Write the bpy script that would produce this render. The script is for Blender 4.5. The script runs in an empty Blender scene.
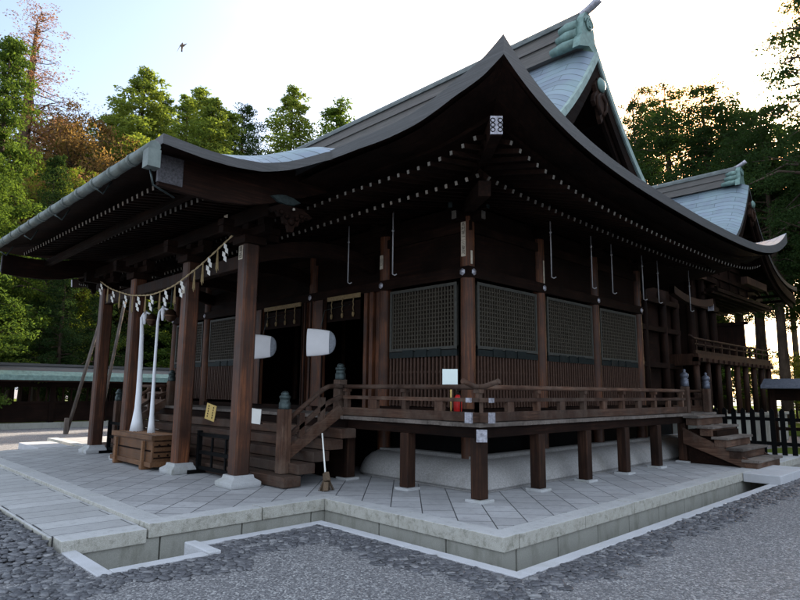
import bpy, bmesh, math, random
import numpy as np
from mathutils import Vector, Matrix
R=math.radians
rnd=random.Random(7)
SC=bpy.context.scene
COL=SC.collection
# ------------------------------------------------------------------ helpers
def smooth(t):
    t=max(0.,min(1.,t)); return t*t*(3-2*t)
def tag(o,label=None,cat=None,group=None,kind=None):
    if label:o['label']=label
    if cat:o['category']=cat
    if group:o['group']=group
    if kind:o['kind']=kind
    return o
def wloc(o):
    v=Vector((0,0,0))
    while o is not None:
        v+=o.location; o=o.parent
    return v
def empty(name,loc,label=None,cat=None,group=None):
    o=bpy.data.objects.new(name,None); COL.objects.link(o); o.location=loc
    o.empty_display_size=.2
    return tag(o,label,cat,group)
class MB:
    def __init__(s): s.v=[];s.f=[];s.m=[];s.uv={};s.sm=[]
    def add(s,vs,fs,m=0,sm=False):
        b=len(s.v); s.v+= [tuple(v) for v in vs]
        for f in fs: s.f.append(tuple(i+b for i in f)); s.m.append(m); s.sm.append(sm)
        return b
    def box(s,x0,x1,y0,y1,z0,z1,m=0):
        return s.add([(x0,y0,z0),(x1,y0,z0),(x1,y1,z0),(x0,y1,z0),(x0,y0,z1),(x1,y0,z1),(x1,y1,z1),(x0,y1,z1)],
          [(0,3,2,1),(4,5,6,7),(0,1,5,4),(1,2,6,5),(2,3,7,6),(3,0,4,7)],m)
    def frame(s,p0,p1,up=(0,0,1)):
        p0=Vector(p0);p1=Vector(p1);d=(p1-p0).normalized()
        a=d.cross(Vector(up))
        if a.length<1e-4:a=d.cross(Vector((0,1,0)))
        a.normalize();b=a.cross(d);return p0,p1,d,a,b
    def beam(s,p0,p1,w,h,m=0,up=(0,0,1),h1=None,mend=None):
        p0,p1,d,a,b=s.frame(p0,p1,up);h1=h if h1 is None else h1;vs=[]
        for p,hh in((p0,h),(p1,h1)):
            for sx,sy in((-1,-1),(1,-1),(1,1),(-1,1)): vs.append(p+a*sx*w/2+b*sy*hh/2)
        i=s.add(vs,[(3,2,1,0),(4,5,6,7),(0,1,5,4),(1,2,6,5),(2,3,7,6),(3,0,4,7)],m)
        if mend is not None: s.m[-5]=mend
        return i
    def tube(s,pts,r,n=10,m=0,cap=True,sm=True):
        pts=[Vector(p) for p in pts];rs=r if isinstance(r,(list,tuple)) else [r]*len(pts)
        b=len(s.v);vs=[]
        ref=None
        for i,p in enumerate(pts):
            d=(pts[min(i+1,len(pts)-1)]-pts[max(i-1,0)]).normalized()
            if ref is None:
                ref=d.cross(Vector((0,0,1)))
                if ref.length<1e-3: ref=Vector((1,0,0))
            a=(ref-d*ref.dot(d)).normalized();ref=a;c=d.cross(a)
            for k in range(n):
                t=2*math.pi*k/n; vs.append(p+(a*math.cos(t)+c*math.sin(t))*rs[i])
        fs=[]
        for i in range(len(pts)-1):
            for k in range(n):
                k2=(k+1)%n; fs.append((i*n+k,i*n+k2,(i+1)*n+k2,(i+1)*n+k))
        s.add(vs,fs,m,sm)
        if cap:
            s.f.append(tuple(b+k for k in range(n))[::-1]);s.m.append(m);s.sm.append(False)
            e=b+(len(pts)-1)*n;s.f.append(tuple(e+k for k in range(n)));s.m.append(m);s.sm.append(False)
    def lathe(s,prof,c,n=20,m=0,sm=True,axis='z'):
        c=Vector(c);vs=[]
        for r,z in prof:
            for k in range(n):
                t=2*math.pi*(k+.5)/n;x,y=r*math.cos(t),r*math.sin(t)
                vs.append(c+(Vector((x,y,z)) if axis=='z' else Vector((z,x,y)) if axis=='x' else Vector((x,z,y))))
        fs=[]
        for i in range(len(prof)-1):
            for k in range(n):
                k2=(k+1)%n;fs.append((i*n+k,i*n+k2,(i+1)*n+k2,(i+1)*n+k))
        fs.append(tuple(range(n))[::-1]);fs.append(tuple((len(prof)-1)*n+k for k in range(n)))
        s.add(vs,fs,m,sm)
    def grid(s,P,m=0,sm=True,uv=None):
        """P[i][j] grid of points"""
        ni,nj=len(P),len(P[0]);b=s.add([p for r in P for p in r],[],m)
        for i in range(ni-1):
            for j in range(nj-1):
                s.f.append((b+i*nj+j,b+(i+1)*nj+j,b+(i+1)*nj+j+1,b+i*nj+j+1));s.m.append(m);s.sm.append(sm)
        if uv is not None:
            for i in range(ni):
                for j in range(nj): s.uv[b+i*nj+j]=uv[i][j]
        return b
    def slab(s,P,th,mt=0,mside=1,mbot=2,uv=None,thf=None):
        """thick sheet: top grid, bottom grid dropped by th, side faces"""
        ni,nj=len(P),len(P[0])
        s.grid(P,mt,True,uv)
        T=lambda i,j:(thf(i,j) if thf else th)
        Q=[[(P[i][j][0],P[i][j][1],P[i][j][2]-T(i,j)) for j in range(nj)] for i in range(ni)]
        Qr=[r[::-1] for r in Q]; s.grid(Qr,mbot,True)
        for (a,b_) in ([([P[i][0] for i in range(ni)],[Q[i][0] for i in range(ni)]),
                       ([P[i][-1] for i in range(ni)][::-1],[Q[i][-1] for i in range(ni)][::-1]),
                       (P[0][::-1],Q[0][::-1]),(P[-1],Q[-1])]):
            if mside is None: break
            s.grid([b_,a],mside,False)
    def build(s,name,mats,parent=None,bevel=0,solid=False):
        if not isinstance(mats,(list,tuple)):mats=[mats]
        me=bpy.data.meshes.new(name)
        off=wloc(parent) if parent else Vector((0,0,0))
        me.from_pydata([(v[0]-off.x,v[1]-off.y,v[2]-off.z) for v in s.v],[],s.f)
        for mt in mats: me.materials.append(mt)
        me.polygons.foreach_set('material_index',s.m)
        me.polygons.foreach_set('use_smooth',s.sm)
        if s.uv:
            ul=me.uv_layers.new(name='UV')
            for l in me.loops:
                ul.data[l.index].uv=s.uv.get(l.vertex_index,(0,0))
        me.update()
        o=bpy.data.objects.new(name,me);COL.objects.link(o)
        if parent:o.parent=parent
        if bevel:
            b=o.modifiers.new('b','BEVEL');b.width=bevel;b.segments=2;b.limit_method='ANGLE';b.angle_limit=R(40)
        return o
# ------------------------------------------------------------------ materials
def newmat(name):
    m=bpy.data.materials.new(name);m.use_nodes=True;nt=m.node_tree;nt.nodes.clear()
    out=nt.nodes.new('ShaderNodeOutputMaterial');p=nt.nodes.new('ShaderNodeBsdfPrincipled')
    nt.links.new(p.outputs[0],out.inputs[0]);return m,nt,p
def N(nt,t,**k):
    n=nt.nodes.new(t)
    for a,b in k.items():
        if a in n.inputs.keys() if hasattr(n.inputs,'keys') else False: n.inputs[a].default_value=b
        else: setattr(n,a,b)
    return n
def ramp(nt,fac,stops):
    r=nt.nodes.new('ShaderNodeValToRGB');e=r.color_ramp.elements
    while len(e)<len(stops): e.new(.5)
    for i,(p,c) in enumerate(stops): e[i].position=p;e[i].color=(c[0],c[1],c[2],1) if len(c)>2 else (c[0],)*3+(1,)
    nt.links.new(fac,r.inputs[0]);return r.outputs[0]
def coords(nt,scale=(1,1,1),rot=(0,0,0),kind='Object'):
    tc=nt.nodes.new('ShaderNodeTexCoord');mp=nt.nodes.new('ShaderNodeMapping')
    mp.inputs['Scale'].default_value=scale;mp.inputs['Rotation'].default_value=rot
    nt.links.new(tc.outputs[kind],mp.inputs[0]);return mp.outputs[0]
def noise(nt,vec,scale,detail=4,rough=.6):
    n=nt.nodes.new('ShaderNodeTexNoise');n.inputs['Scale'].default_value=scale;n.inputs['Detail'].default_value=detail
    n.inputs['Roughness'].default_value=rough;nt.links.new(vec,n.inputs['Vector']);return n.outputs[0]
def mix(nt,fac,a,b,mode='MIX'):
    m=nt.nodes.new('ShaderNodeMix');m.data_type='RGBA';m.blend_type=mode
    for s,v in((m.inputs[0],fac),(m.inputs[6],a),(m.inputs[7],b)):
        if isinstance(v,(int,float)): s.default_value=v
        elif isinstance(v,(tuple,list)): s.default_value=(*v[:3],1)
        else: nt.links.new(v,s)
    return m.outputs[2]
def bump(nt,p,h,strength=.3,dist=.01):
    b=nt.nodes.new('ShaderNodeBump');b.inputs['Strength'].default_value=strength;b.inputs['Distance'].default_value=dist
    nt.links.new(h,b.inputs['Height']);nt.links.new(b.outputs[0],p.inputs['Normal'])
def simple(name,c,rough=.6,metal=0,var=.25,sc=8,spec=.3):
    m,nt,p=newmat(name);v=coords(nt);n=noise(nt,v,sc,5)
    col=ramp(nt,n,[(.25,[x*(1-var) for x in c]),(.75,[min(1,x*(1+var)) for x in c])])
    nt.links.new(col,p.inputs['Base Color']);p.inputs['Roughness'].default_value=rough;p.inputs['Metallic'].default_value=metal
    p.inputs['Specular IOR Level'].default_value=spec if max(c)>.03 else .05;bump(nt,p,n,.15,.01);return m
def wood(name,axis,dark,mid,light,rough=.6,grey=None,sc=1.,spec=.25):
    m,nt,p=newmat(name)
    s={'x':(1.2,22,22),'y':(22,1.2,22),'z':(22,22,1.0)}[axis]
    v=coords(nt,tuple(a*sc for a in s));v2=coords(nt,(1,1,1))
    oi=nt.nodes.new('ShaderNodeObjectInfo')
    def shift(vec,k):
        m_=nt.nodes.new('ShaderNodeMath');m_.operation='MULTIPLY';m_.inputs[1].default_value=k;nt.links.new(oi.outputs['Random'],m_.inputs[0])
        a_=nt.nodes.new('ShaderNodeVectorMath');a_.operation='ADD';nt.links.new(vec,a_.inputs[0]);nt.links.new(m_.outputs[0],a_.inputs[1]);return a_.outputs[0]
    v=shift(v,37.);v2=shift(v2,19.)
    g=noise(nt,v,1.6,6,.65);l=noise(nt,v2,1.3,4,.6)
    c=ramp(nt,g,[(.25,dark),(.5,mid),(.75,light)])
    c=mix(nt,ramp(nt,l,[(.38,(0,)*3),(.68,(.85,)*3)]),c,[a*.6 for a in dark])
    if grey is not None:
        l2=noise(nt,coords(nt,(2.2,2.2,1.4)),1.1,5,.7)
        c=mix(nt,ramp(nt,l2,[(.45,(0,)*3),(.7,(.75,)*3)]),c,grey)
    tone=ramp(nt,oi.outputs['Random'],[(0,(.72,.70,.70)),(.5,(1,1,1)),(1,(1.25,1.22,1.2))]);c=mix(nt,1.,c,tone,'MULTIPLY')
    nt.links.new(c,p.inputs['Base Color'])
    rr=ramp(nt,g,[(.3,(rough-.1,)*3),(.7,(rough+.2,)*3)]);nt.links.new(rr,p.inputs['Roughness'])
    p.inputs['Specular IOR Level'].default_value=spec;bump(nt,p,g,.5,.006);return m
M={}
for a in 'xyz':
    M['pil'+a]=wood('pillar wood '+a,a,(.018,.007,.004),(.085,.030,.013),(.27,.098,.038),.5,grey=(.055,.025,.014),spec=.3)
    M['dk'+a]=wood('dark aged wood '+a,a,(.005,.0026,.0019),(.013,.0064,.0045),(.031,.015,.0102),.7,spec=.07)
    M['wx'+a]=wood('weathered wood '+a,a,(.028,.013,.008),(.08,.040,.025),(.18,.11,.075),.75,grey=(.11,.082,.065))
    M['gy'+a]=wood('grey worn wood '+a,a,(.06,.05,.043),(.12,.10,.088),(.20,.175,.155),.85,grey=(.15,.135,.125))
M['vpost']=wood('dark brown post wood','z',(.010,.005,.0032),(.028,.0125,.0075),(.07,.034,.02),.65,spec=.15)
M['stepw']=wood('worn dark step wood','x',(.028,.014,.009),(.06,.031,.02),(.12,.07,.047),.7,grey=(.075,.058,.047))
M['box']=wood('offering box wood','x',(.075,.032,.014),(.17,.08,.035),(.28,.145,.07),.55,grey=(.13,.075,.042))
M['white']=simple('white painted rafter end',(.30,.275,.235),.7,0,.35,14)
M['paper']=simple('white folded paper',(.78,.78,.74),.7,0,.05,6)
M['cloth']=simple('white bell cloth',(.76,.78,.82),.8,0,.06,10)
M['lantern']=simple('white lantern paper',(.74,.74,.76),.7,0,.05,5)
M['lrib']=simple('grey ribbed lantern end',(.2,.22,.25),.6,0,.3,30)
M['rope']=simple('straw rope',(.42,.33,.19),.85,0,.3,60)
M['straw']=simple('straw tassel',(.36,.27,.14),.9,0,.35,50)
M['gold']=simple('dull gold brocade',(.20,.14,.065),.6,.0,.5,45)
M['metal']=simple('blackened copper fitting',(.045,.062,.062),.45,.6,.4,20)
M['verd']=simple('verdigris copper',(.13,.205,.19),.55,.25,.35,9)
M['verdl']=simple('pale verdigris copper',(.22,.29,.275),.6,.15,.3,7)
M['slate']=simple('slate blue metal finial',(.10,.11,.14),.45,.5,.4,18)
M['gutter']=simple('weathered green copper gutter',(.115,.14,.132),.55,.2,.5,5)
M['cap']=simple('pale grey metal end cap',(.30,.30,.34),.45,.5,.5,26)
M['bronze']=simple('bronze bell',(.12,.07,.045),.35,.9,.3,12)
M['steel']=simple('grey hanging rod',(.32,.32,.33),.5,.4,.2,12)
M['red']=simple('red extinguisher paint',(.55,.02,.02),.3,0,.1,6)
M['sign']=simple('white sign board',(.72,.82,.80),.5,0,.04,4)
M['ywood']=simple('yellow plaque wood',(.66,.47,.16),.55,0,.12,14)
M['ink']=simple('black ink',(.02,.018,.015),.6,0,.1,8)
M['slip']=simple('aged paper slip',(.50,.45,.36),.8,0,.25,22)
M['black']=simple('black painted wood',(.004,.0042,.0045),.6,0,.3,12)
M['bristle']=simple('broom bristle',(.10,.07,.045),.9,0,.4,60)
M['plaster']=None
def stone(name,base,stain,amt=.6,speck=160,rough=.75,bmp=.25):
    m,nt,p=newmat(name);v=coords(nt)
    a=noise(nt,v,speck,2,.6);b=noise(nt,v,1.7,6,.65);d=noise(nt,coords(nt,(1,1,.35)),3.1,6,.7)
    c=ramp(nt,a,[(.3,[x*.72 for x in base]),(.55,base),(.75,[min(1,x*1.22) for x in base])])
    c=mix(nt,ramp(nt,b,[(.35,(0,)*3),(.75,(.55,)*3)]),c,[x*.66 for x in base])
    c=mix(nt,ramp(nt,d,[(.5,(0,)*3),(.72,(amt,)*3)]),c,stain)
    nt.links.new(c,p.inputs['Base Color']);p.inputs['Roughness'].default_value=rough
    bump(nt,p,a,bmp,.004);return m
M['granite']=stone('pale granite',(.40,.41,.42),(.20,.21,.15))
M['granite_side']=stone('lichen stained granite',(.36,.37,.33),(.13,.14,.09),.85)
def capstone():
    m,nt,p=newmat('worn pale cap stone');v=coords(nt);ge=nt.nodes.new('ShaderNodeNewGeometry');sx=nt.nodes.new('ShaderNodeSeparateXYZ');nt.links.new(ge.outputs['True Normal'],sx.inputs[0])
    a=noise(nt,v,150,2,.6);b=noise(nt,v,1.5,6,.65);d=noise(nt,coords(nt,(1,1,.8)),7,8,.8)
    top=ramp(nt,a,[(.3,(.33,.335,.345)),(.55,(.43,.435,.445)),(.75,(.52,.52,.525))]);top=mix(nt,ramp(nt,b,[(.4,(0,)*3),(.75,(.5,)*3)]),top,(.24,.25,.25))
    side=ramp(nt,a,[(.3,(.28,.275,.25)),(.55,(.40,.395,.36)),(.75,(.50,.49,.45))]);side=mix(nt,ramp(nt,d,[(.42,(0,)*3),(.75,(.6,)*3)]),side,(.20,.19,.145))
    e=noise(nt,coords(nt),11,7,.8);top=mix(nt,ramp(nt,e,[(.52,(0,)*3),(.68,(.5,)*3)]),top,(.17,.17,.16));side=mix(nt,ramp(nt,e,[(.5,(0,)*3),(.64,(.65,)*3)]),side,(.12,.12,.09))
    up=ramp(nt,sx.outputs[2],[(.4,(0,)*3),(.8,(1,)*3)]);c=mix(nt,up,side,top)
    nt.links.new(c,p.inputs['Base Color']);p.inputs['Roughness'].default_value=.75;bump(nt,p,a,.25,.004);return m
M['cap_stone']=capstone()
M['granite_low']=stone('damp granite',(.30,.30,.27),(.11,.11,.085),.8)
M['kerb']=stone('light kerb granite',(.46,.47,.50),(.27,.27,.25),.4)
M['plaster']=stone('white plaster mound',(.28,.275,.27),(.16,.152,.135),.6,40,.85,.05)
M['cobble']=stone('dark cobble',(.10,.105,.125),(.045,.045,.05),.6,40,.55,.3)
def gravel_mat():
    m,nt,p=newmat('grey gravel');v=coords(nt)
    vo=nt.nodes.new('ShaderNodeTexVoronoi');vo.inputs['Scale'].default_value=62;nt.links.new(v,vo.inputs['Vector'])
    vo2=nt.nodes.new('ShaderNodeTexVoronoi');vo2.inputs['Scale'].default_value=105;nt.links.new(v,vo2.inputs['Vector'])
    sp=nt.nodes.new('ShaderNodeSeparateColor');nt.links.new(vo.outputs['Color'],sp.inputs[0])
    sp2=nt.nodes.new('ShaderNodeSeparateColor');nt.links.new(vo2.outputs['Color'],sp2.inputs[0])
    c=ramp(nt,sp.outputs[0],[(0,(.05,.05,.06)),(.4,(.15,.15,.165)),(.75,(.28,.28,.295)),(1,(.62,.62,.62))])
    c2=ramp(nt,sp2.outputs[0],[(0,(.07,.07,.08)),(.5,(.21,.205,.215)),(.9,(.36,.35,.355)),(1,(.55,.54,.53))])
    c=mix(nt,.28,c,c2)
    d=ramp(nt,vo.outputs['Distance'],[(.0,(1,)*3),(.55,(.72,)*3)])
    c=mix(nt,1.,c,d,'MULTIPLY')
    l=noise(nt,v,.55,5,.6);c=mix(nt,ramp(nt,l,[(.35,(0,)*3),(.7,(.28,)*3)]),c,(.10,.10,.108))
    nt.links.new(c,p.inputs['Base Color']);p.inputs['Roughness'].default_value=.85
    inv=ramp(nt,vo.outputs['Distance'],[(0,(1,)*3),(.6,(0,)*3)])
    bump(nt,p,inv,.9,.012);return m
M['gravel']=gravel_mat()
def paver_mat(name,rot,bw,bh,base,tint,off=.5):
    m,nt,p=newmat(name);v=coords(nt,(1,1,1),(0,0,rot))
    br=nt.nodes.new('ShaderNodeTexBrick');nt.links.new(v,br.inputs['Vector'])
    br.inputs['Scale'].default_value=1;br.inputs['Brick Width'].default_value=bw;br.inputs['Row Height'].default_value=bh
    br.inputs['Mortar Size'].default_value=.0075;br.inputs['Mortar Smooth'].default_value=.2;br.offset=off
    br.inputs['Color1'].default_value=(*[x*.72 for x in base],1);br.inputs['Color2'].default_value=(*[x*1.15 for x in base],1)
    br.inputs['Mortar'].default_value=(.06,.06,.065,1)
    w=coords(nt);a=noise(nt,w,130,2);b=noise(nt,w,1.2,6,.65)
    c=mix(nt,.45,br.outputs[0],ramp(nt,a,[(.3,[x*.6 for x in base]),(.7,[x*1.35 for x in base])]))
    c=mix(nt,ramp(nt,b,[(.4,(0,)*3),(.72,(.55,)*3)]),c,tint)
    e=noise(nt,w,9,6,.75);c=mix(nt,ramp(nt,e,[(.5,(0,)*3),(.66,(.45,)*3)]),c,[x*.5 for x in base])
    c=mix(nt,br.outputs['Fac'],c,(.045,.045,.05))
    nt.links.new(c,p.inputs['Base Color']);p.inputs['Roughness'].default_value=.62
    bump(nt,p,a,.15,.003);return m
M['paver']=paver_mat('diagonal paving slabs',R(45),.39,.39,(.38,.385,.40),(.25,.25,.255))
M['paver_long']=paver_mat('long approach slabs',R(90),1.6,.36,(.41,.415,.425),(.30,.30,.30))
def copper_roof(name,w=.34,h=.16,base=(.27,.33,.40)):
    m,nt,p=newmat(name);v=coords(nt,(1,1,1),(0,0,0),'UV')
    br=nt.nodes.new('ShaderNodeTexBrick');nt.links.new(v,br.inputs['Vector'])
    br.inputs['Scale'].default_value=1;br.inputs['Brick Width'].default_value=w;br.inputs['Row Height'].default_value=h
    br.inputs['Mortar Size'].default_value=.009;br.inputs['Mortar Smooth'].default_value=.6
    br.inputs['Color1'].default_value=(*[x*.85 for x in base],1);br.inputs['Color2'].default_value=(*[x*1.12 for x in base],1)
    br.inputs['Mortar'].default_value=(*[x*.25 for x in base],1)
    n=noise(nt,coords(nt),1.5,5,.6);c=mix(nt,ramp(nt,n,[(.4,(0,)*3),(.75,(.6,)*3)]),br.outputs[0],(.20,.30,.29))
    nt.links.new(c,p.inputs['Base Color']);p.inputs['Metallic'].default_value=.3;p.inputs['Roughness'].default_value=.5
    inv=nt.nodes.new('ShaderNodeMath');inv.operation='SUBTRACT';inv.inputs[0].default_value=1;nt.links.new(br.outputs['Fac'],inv.inputs[1])
    bump(nt,p,inv.outputs[0],.6,.012);return m
M['roof']=copper_roof('copper shingle roof',1.3,.15,(.16,.20,.255))
def fascia_mat(name,base):
    m,nt,p=newmat(name);v=coords(nt,(1.5,1.5,60));n=noise(nt,v,1.,4,.6);n2=noise(nt,coords(nt),4,5,.7)
    c=ramp(nt,n,[(.3,[x*.6 for x in base]),(.7,[x*1.3 for x in base])])
    c=mix(nt,ramp(nt,n2,[(.45,(0,)*3),(.75,(.5,)*3)]),c,[base[0]*.7,base[1]*.8,base[2]*.75])
    nt.links.new(c,p.inputs['Base Color']);p.inputs['Roughness'].default_value=.6;bump(nt,p,n,.4,.006);return m
M['fascia']=fascia_mat('layered eave edge',(.052,.052,.054))
M['whited']=simple('dimmed pale rafter end',(.12,.11,.095),.8,0,.4,14)  # shaded copy of the white end, dimness of outer and side rows painted in
M['ridgecap']=simple('grey green ridge capping',(.10,.115,.115),.55,.2,.4,5)
M['ridge']=fascia_mat('ridge side board',(.085,.078,.074))
M['soffit']=M['dky']
def leafmat(name,c1,c2,trans=.45):
    m=bpy.data.materials.new(name);m.use_nodes=True;nt=m.node_tree;nt.nodes.clear()
    out=nt.nodes.new('ShaderNodeOutputMaterial');d=nt.nodes.new('ShaderNodeBsdfDiffuse');t=nt.nodes.new('ShaderNodeBsdfTranslucent');mx=nt.nodes.new('ShaderNodeMixShader')
    oi=nt.nodes.new('ShaderNodeObjectInfo')
    n=noise(nt,coords(nt),1.1,4,.7);n2=noise(nt,coords(nt),9,2,.5)
    a=nt.nodes.new('ShaderNodeMath');a.operation='ADD';nt.links.new(n,a.inputs[0]);
    b=nt.nodes.new('ShaderNodeMath');b.operation='MULTIPLY_ADD';nt.links.new(oi.outputs['Random'],b.inputs[0]);b.inputs[1].default_value=.3;b.inputs[2].default_value=-.15
    nt.links.new(b.outputs[0],a.inputs[1])
    c=ramp(nt,a.outputs[0],[(.3,c1),(.7,c2)])
    c=mix(nt,.5,c,ramp(nt,n2,[(.3,[x*.6 for x in c1]),(.7,[min(1,x*1.4) for x in c2])]))
    nt.links.new(c,d.inputs[0])
    ct=mix(nt,1.,c,(1.25,1.2,.6),'MULTIPLY');nt.links.new(ct,t.inputs[0])
    mx.inputs[0].default_value=trans;nt.links.new(d.outputs[0],mx.inputs[1]);nt.links.new(t.outputs[0],mx.inputs[2]);nt.links.new(mx.outputs[0],out.inputs[0]);return m
M['leaf_dk']=leafmat('dark cedar foliage',(.035,.065,.018),(.085,.135,.03))
M['leaf_pn']=leafmat('dark pine foliage',(.016,.032,.013),(.035,.062,.022),.35)
M['leaf_md']=leafmat('mid green foliage',(.07,.11,.026),(.17,.22,.05))
M['leaf_yl']=leafmat('yellow green foliage',(.08,.12,.02),(.17,.20,.035))
M['leaf_or']=leafmat('orange autumn foliage',(.13,.085,.04),(.20,.125,.055))
M['leaf_br']=leafmat('brown dead needles',(.20,.10,.075),(.32,.17,.12),.3)
M['bark']=wood('tree bark','z',(.035,.025,.018),(.075,.052,.038),(.13,.095,.07),.9)
M['grass']=leafmat('forest floor grass',(.06,.09,.02),(.12,.15,.035),.2)
# ------------------------------------------------------------------ world, sun, camera
SUNAZ=math.atan2(-134.,667.)      # from +y toward -x
ELEV=R(24)
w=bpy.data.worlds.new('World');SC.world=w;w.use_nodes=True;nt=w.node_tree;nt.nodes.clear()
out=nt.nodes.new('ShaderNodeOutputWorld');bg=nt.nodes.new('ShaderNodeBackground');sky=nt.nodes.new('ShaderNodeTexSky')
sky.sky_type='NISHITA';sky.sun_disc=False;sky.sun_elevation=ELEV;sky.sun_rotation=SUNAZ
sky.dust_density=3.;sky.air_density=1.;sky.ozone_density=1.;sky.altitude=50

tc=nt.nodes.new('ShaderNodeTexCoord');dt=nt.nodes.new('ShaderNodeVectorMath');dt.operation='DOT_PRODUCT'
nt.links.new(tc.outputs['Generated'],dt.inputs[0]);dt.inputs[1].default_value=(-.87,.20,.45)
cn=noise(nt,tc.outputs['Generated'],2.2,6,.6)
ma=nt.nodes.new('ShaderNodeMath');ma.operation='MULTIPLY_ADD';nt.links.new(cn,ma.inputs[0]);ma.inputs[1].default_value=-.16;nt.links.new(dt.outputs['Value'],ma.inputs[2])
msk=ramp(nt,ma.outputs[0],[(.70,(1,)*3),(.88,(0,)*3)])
FILL_CLOUD=3.6  # bright cloud added overhead and behind the camera, mostly unseen, to light the ground
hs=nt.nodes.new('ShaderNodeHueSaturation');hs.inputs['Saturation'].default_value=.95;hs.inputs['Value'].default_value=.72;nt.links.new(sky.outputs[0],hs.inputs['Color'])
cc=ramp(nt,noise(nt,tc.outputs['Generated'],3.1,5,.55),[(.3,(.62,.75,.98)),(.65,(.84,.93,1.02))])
cl=mix(nt,1.,cc,(FILL_CLOUD,FILL_CLOUD,FILL_CLOUD),'MULTIPLY')
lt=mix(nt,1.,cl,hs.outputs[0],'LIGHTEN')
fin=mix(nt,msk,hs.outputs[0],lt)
sunv=(math.sin(SUNAZ)*math.cos(ELEV),math.cos(SUNAZ)*math.cos(ELEV),math.sin(ELEV))
d2=nt.nodes.new('ShaderNodeVectorMath');d2.operation='DOT_PRODUCT';nt.links.new(tc.outputs['Generated'],d2.inputs[0]);d2.inputs[1].default_value=sunv
fin=mix(nt,1.,fin,ramp(nt,d2.outputs['Value'],[(.86,(1,1,1)),(.955,(1,.84,.70)),(.992,(1,.60,.34))]),'MULTIPLY')
halo=ramp(nt,d2.outputs['Value'],[(.975,(0,)*3),(.994,(.06,.025,.006)),(.9985,(.35,.2,.07)),(.9997,(1,.85,.6))])
fin=mix(nt,1.,fin,mix(nt,1.,halo,(60,60,60),'MULTIPLY'),'ADD')
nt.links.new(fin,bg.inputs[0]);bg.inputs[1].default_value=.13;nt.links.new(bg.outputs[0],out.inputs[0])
sd=bpy.data.lights.new('sun','SUN');sd.energy=4.5;sd.angle=R(.5);sd.color=(1,.86,.68)
so=bpy.data.objects.new('sun',sd);COL.objects.link(so)
sv=Vector((math.sin(SUNAZ)*math.cos(ELEV),math.cos(SUNAZ)*math.cos(ELEV),math.sin(ELEV)))
so.rotation_euler=sv.to_track_quat('Z','Y').to_euler();so.location=(0,0,30)
cd=bpy.data.cameras.new('camera');cam=bpy.data.objects.new('camera',cd);COL.objects.link(cam);SC.camera=cam
cd.sensor_width=36;cd.lens=601.58/800*36;cd.clip_end=2000;cd.clip_start=.05
pi_,ya,ro=R(8.579),R(45.589),R(.587)
fw=Vector((-math.sin(ya)*math.cos(pi_),math.cos(ya)*math.cos(pi_),math.sin(pi_)));rt=Vector((math.cos(ya),math.sin(ya),0));up=rt.cross(fw)
r2=rt*math.cos(ro)+up*math.sin(ro);u2=up*math.cos(ro)-rt*math.sin(ro)
mt=Matrix((r2,u2,-fw)).transposed().to_4x4();mt.translation=Vector((3.749,-5.16,1.6));cam.matrix_world=mt
SC.view_settings.view_transform='Standard';SC.view_settings.look='None';SC.view_settings.gamma=1;SC.view_settings.exposure=2.03
SC.render.engine='CYCLES'
SC.cycles.max_bounces=8
HP=.16
# ------------------------------------------------------------------ ground, ditch, kerb, pavement
def ground():
    # outline of the hole for the ditch and podium (inside the kerb), with a dropped ditch floor
    hole=[(.43,60),(.43,-.41),(-2.44,-.41),(-2.44,-2.03),(-2.06,-2.03),(-2.06,-3.05),(-13.1,-3.05),(-13.1,-.41),(-16.2,-.41),(-16.2,60)]
    bm=bmesh.new()
    outer=[(-400,-400),(400,-400),(400,400),(-400,400)]
    def loop(pts):
        vs=[bm.verts.new((x,y,0)) for x,y in pts];return vs,[bm.edges.new((vs[i],vs[(i+1)%len(vs)])) for i in range(len(vs))]
    _,e1=loop(outer);hole=[(x,min(y,12.5)) for x,y in hole];_,e2=loop(hole)
    bmesh.ops.triangle_fill(bm,use_beauty=True,edges=e1+e2,normal=(0,0,1))
    me=bpy.data.meshes.new('ground');bm.to_mesh(me);bm.free();me.materials.append(M['gravel'])
    o=bpy.data.objects.new('ground',me);COL.objects.link(o);tag(o,kind='structure')
    b=MB();b.box(-17,.6,-3.4,12.6,-.42,-.34);b.build('ditch_floor',M['granite_low']);tag(bpy.data.objects['ditch_floor'],kind='structure')
ground()
def kerb():
    b=MB();z0,z1=-.36,.012
    def run(x0,x1,y0,y1,L):
        hor=(x1-x0)>(y1-y0)
        a,c=(x0,x1) if hor else (y0,y1);n=max(1,round((c-a)/L))
        for i in range(n):
            p,q=a+(c-a)*i/n+.002,a+(c-a)*(i+1)/n-.002
            if hor:b.box(p,q,y0,y1,z0,z1)
            else:b.box(x0,x1,p,q,z0,z1)
    run(.43,.57,-.41,12.4,1.5)
    run(-2.3,.57,-.55,-.413,1.5)
    run(-2.44,-2.30,-2.03,-.413,1.5)
    run(-2.06,-1.92,-3.05,-2.165,1.2)
    run(-2.98,-1.92,-3.19,-3.053,1.2)
    run(-16.2,-12.9,-.55,-.41,1.5);run(-13.1,-12.96,-3.1,-.56,1.5)
    o=b.build('kerb',M['kerb'],bevel=.008);tag(o,kind='structure')
    b=MB();b.box(-2.47,-1.92,-2.16,-2.034,-.36,.03)
    o=b.build('kerb_cross_block',M['kerb'],bevel=.01);tag(o,kind='structure')
kerb()
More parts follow.
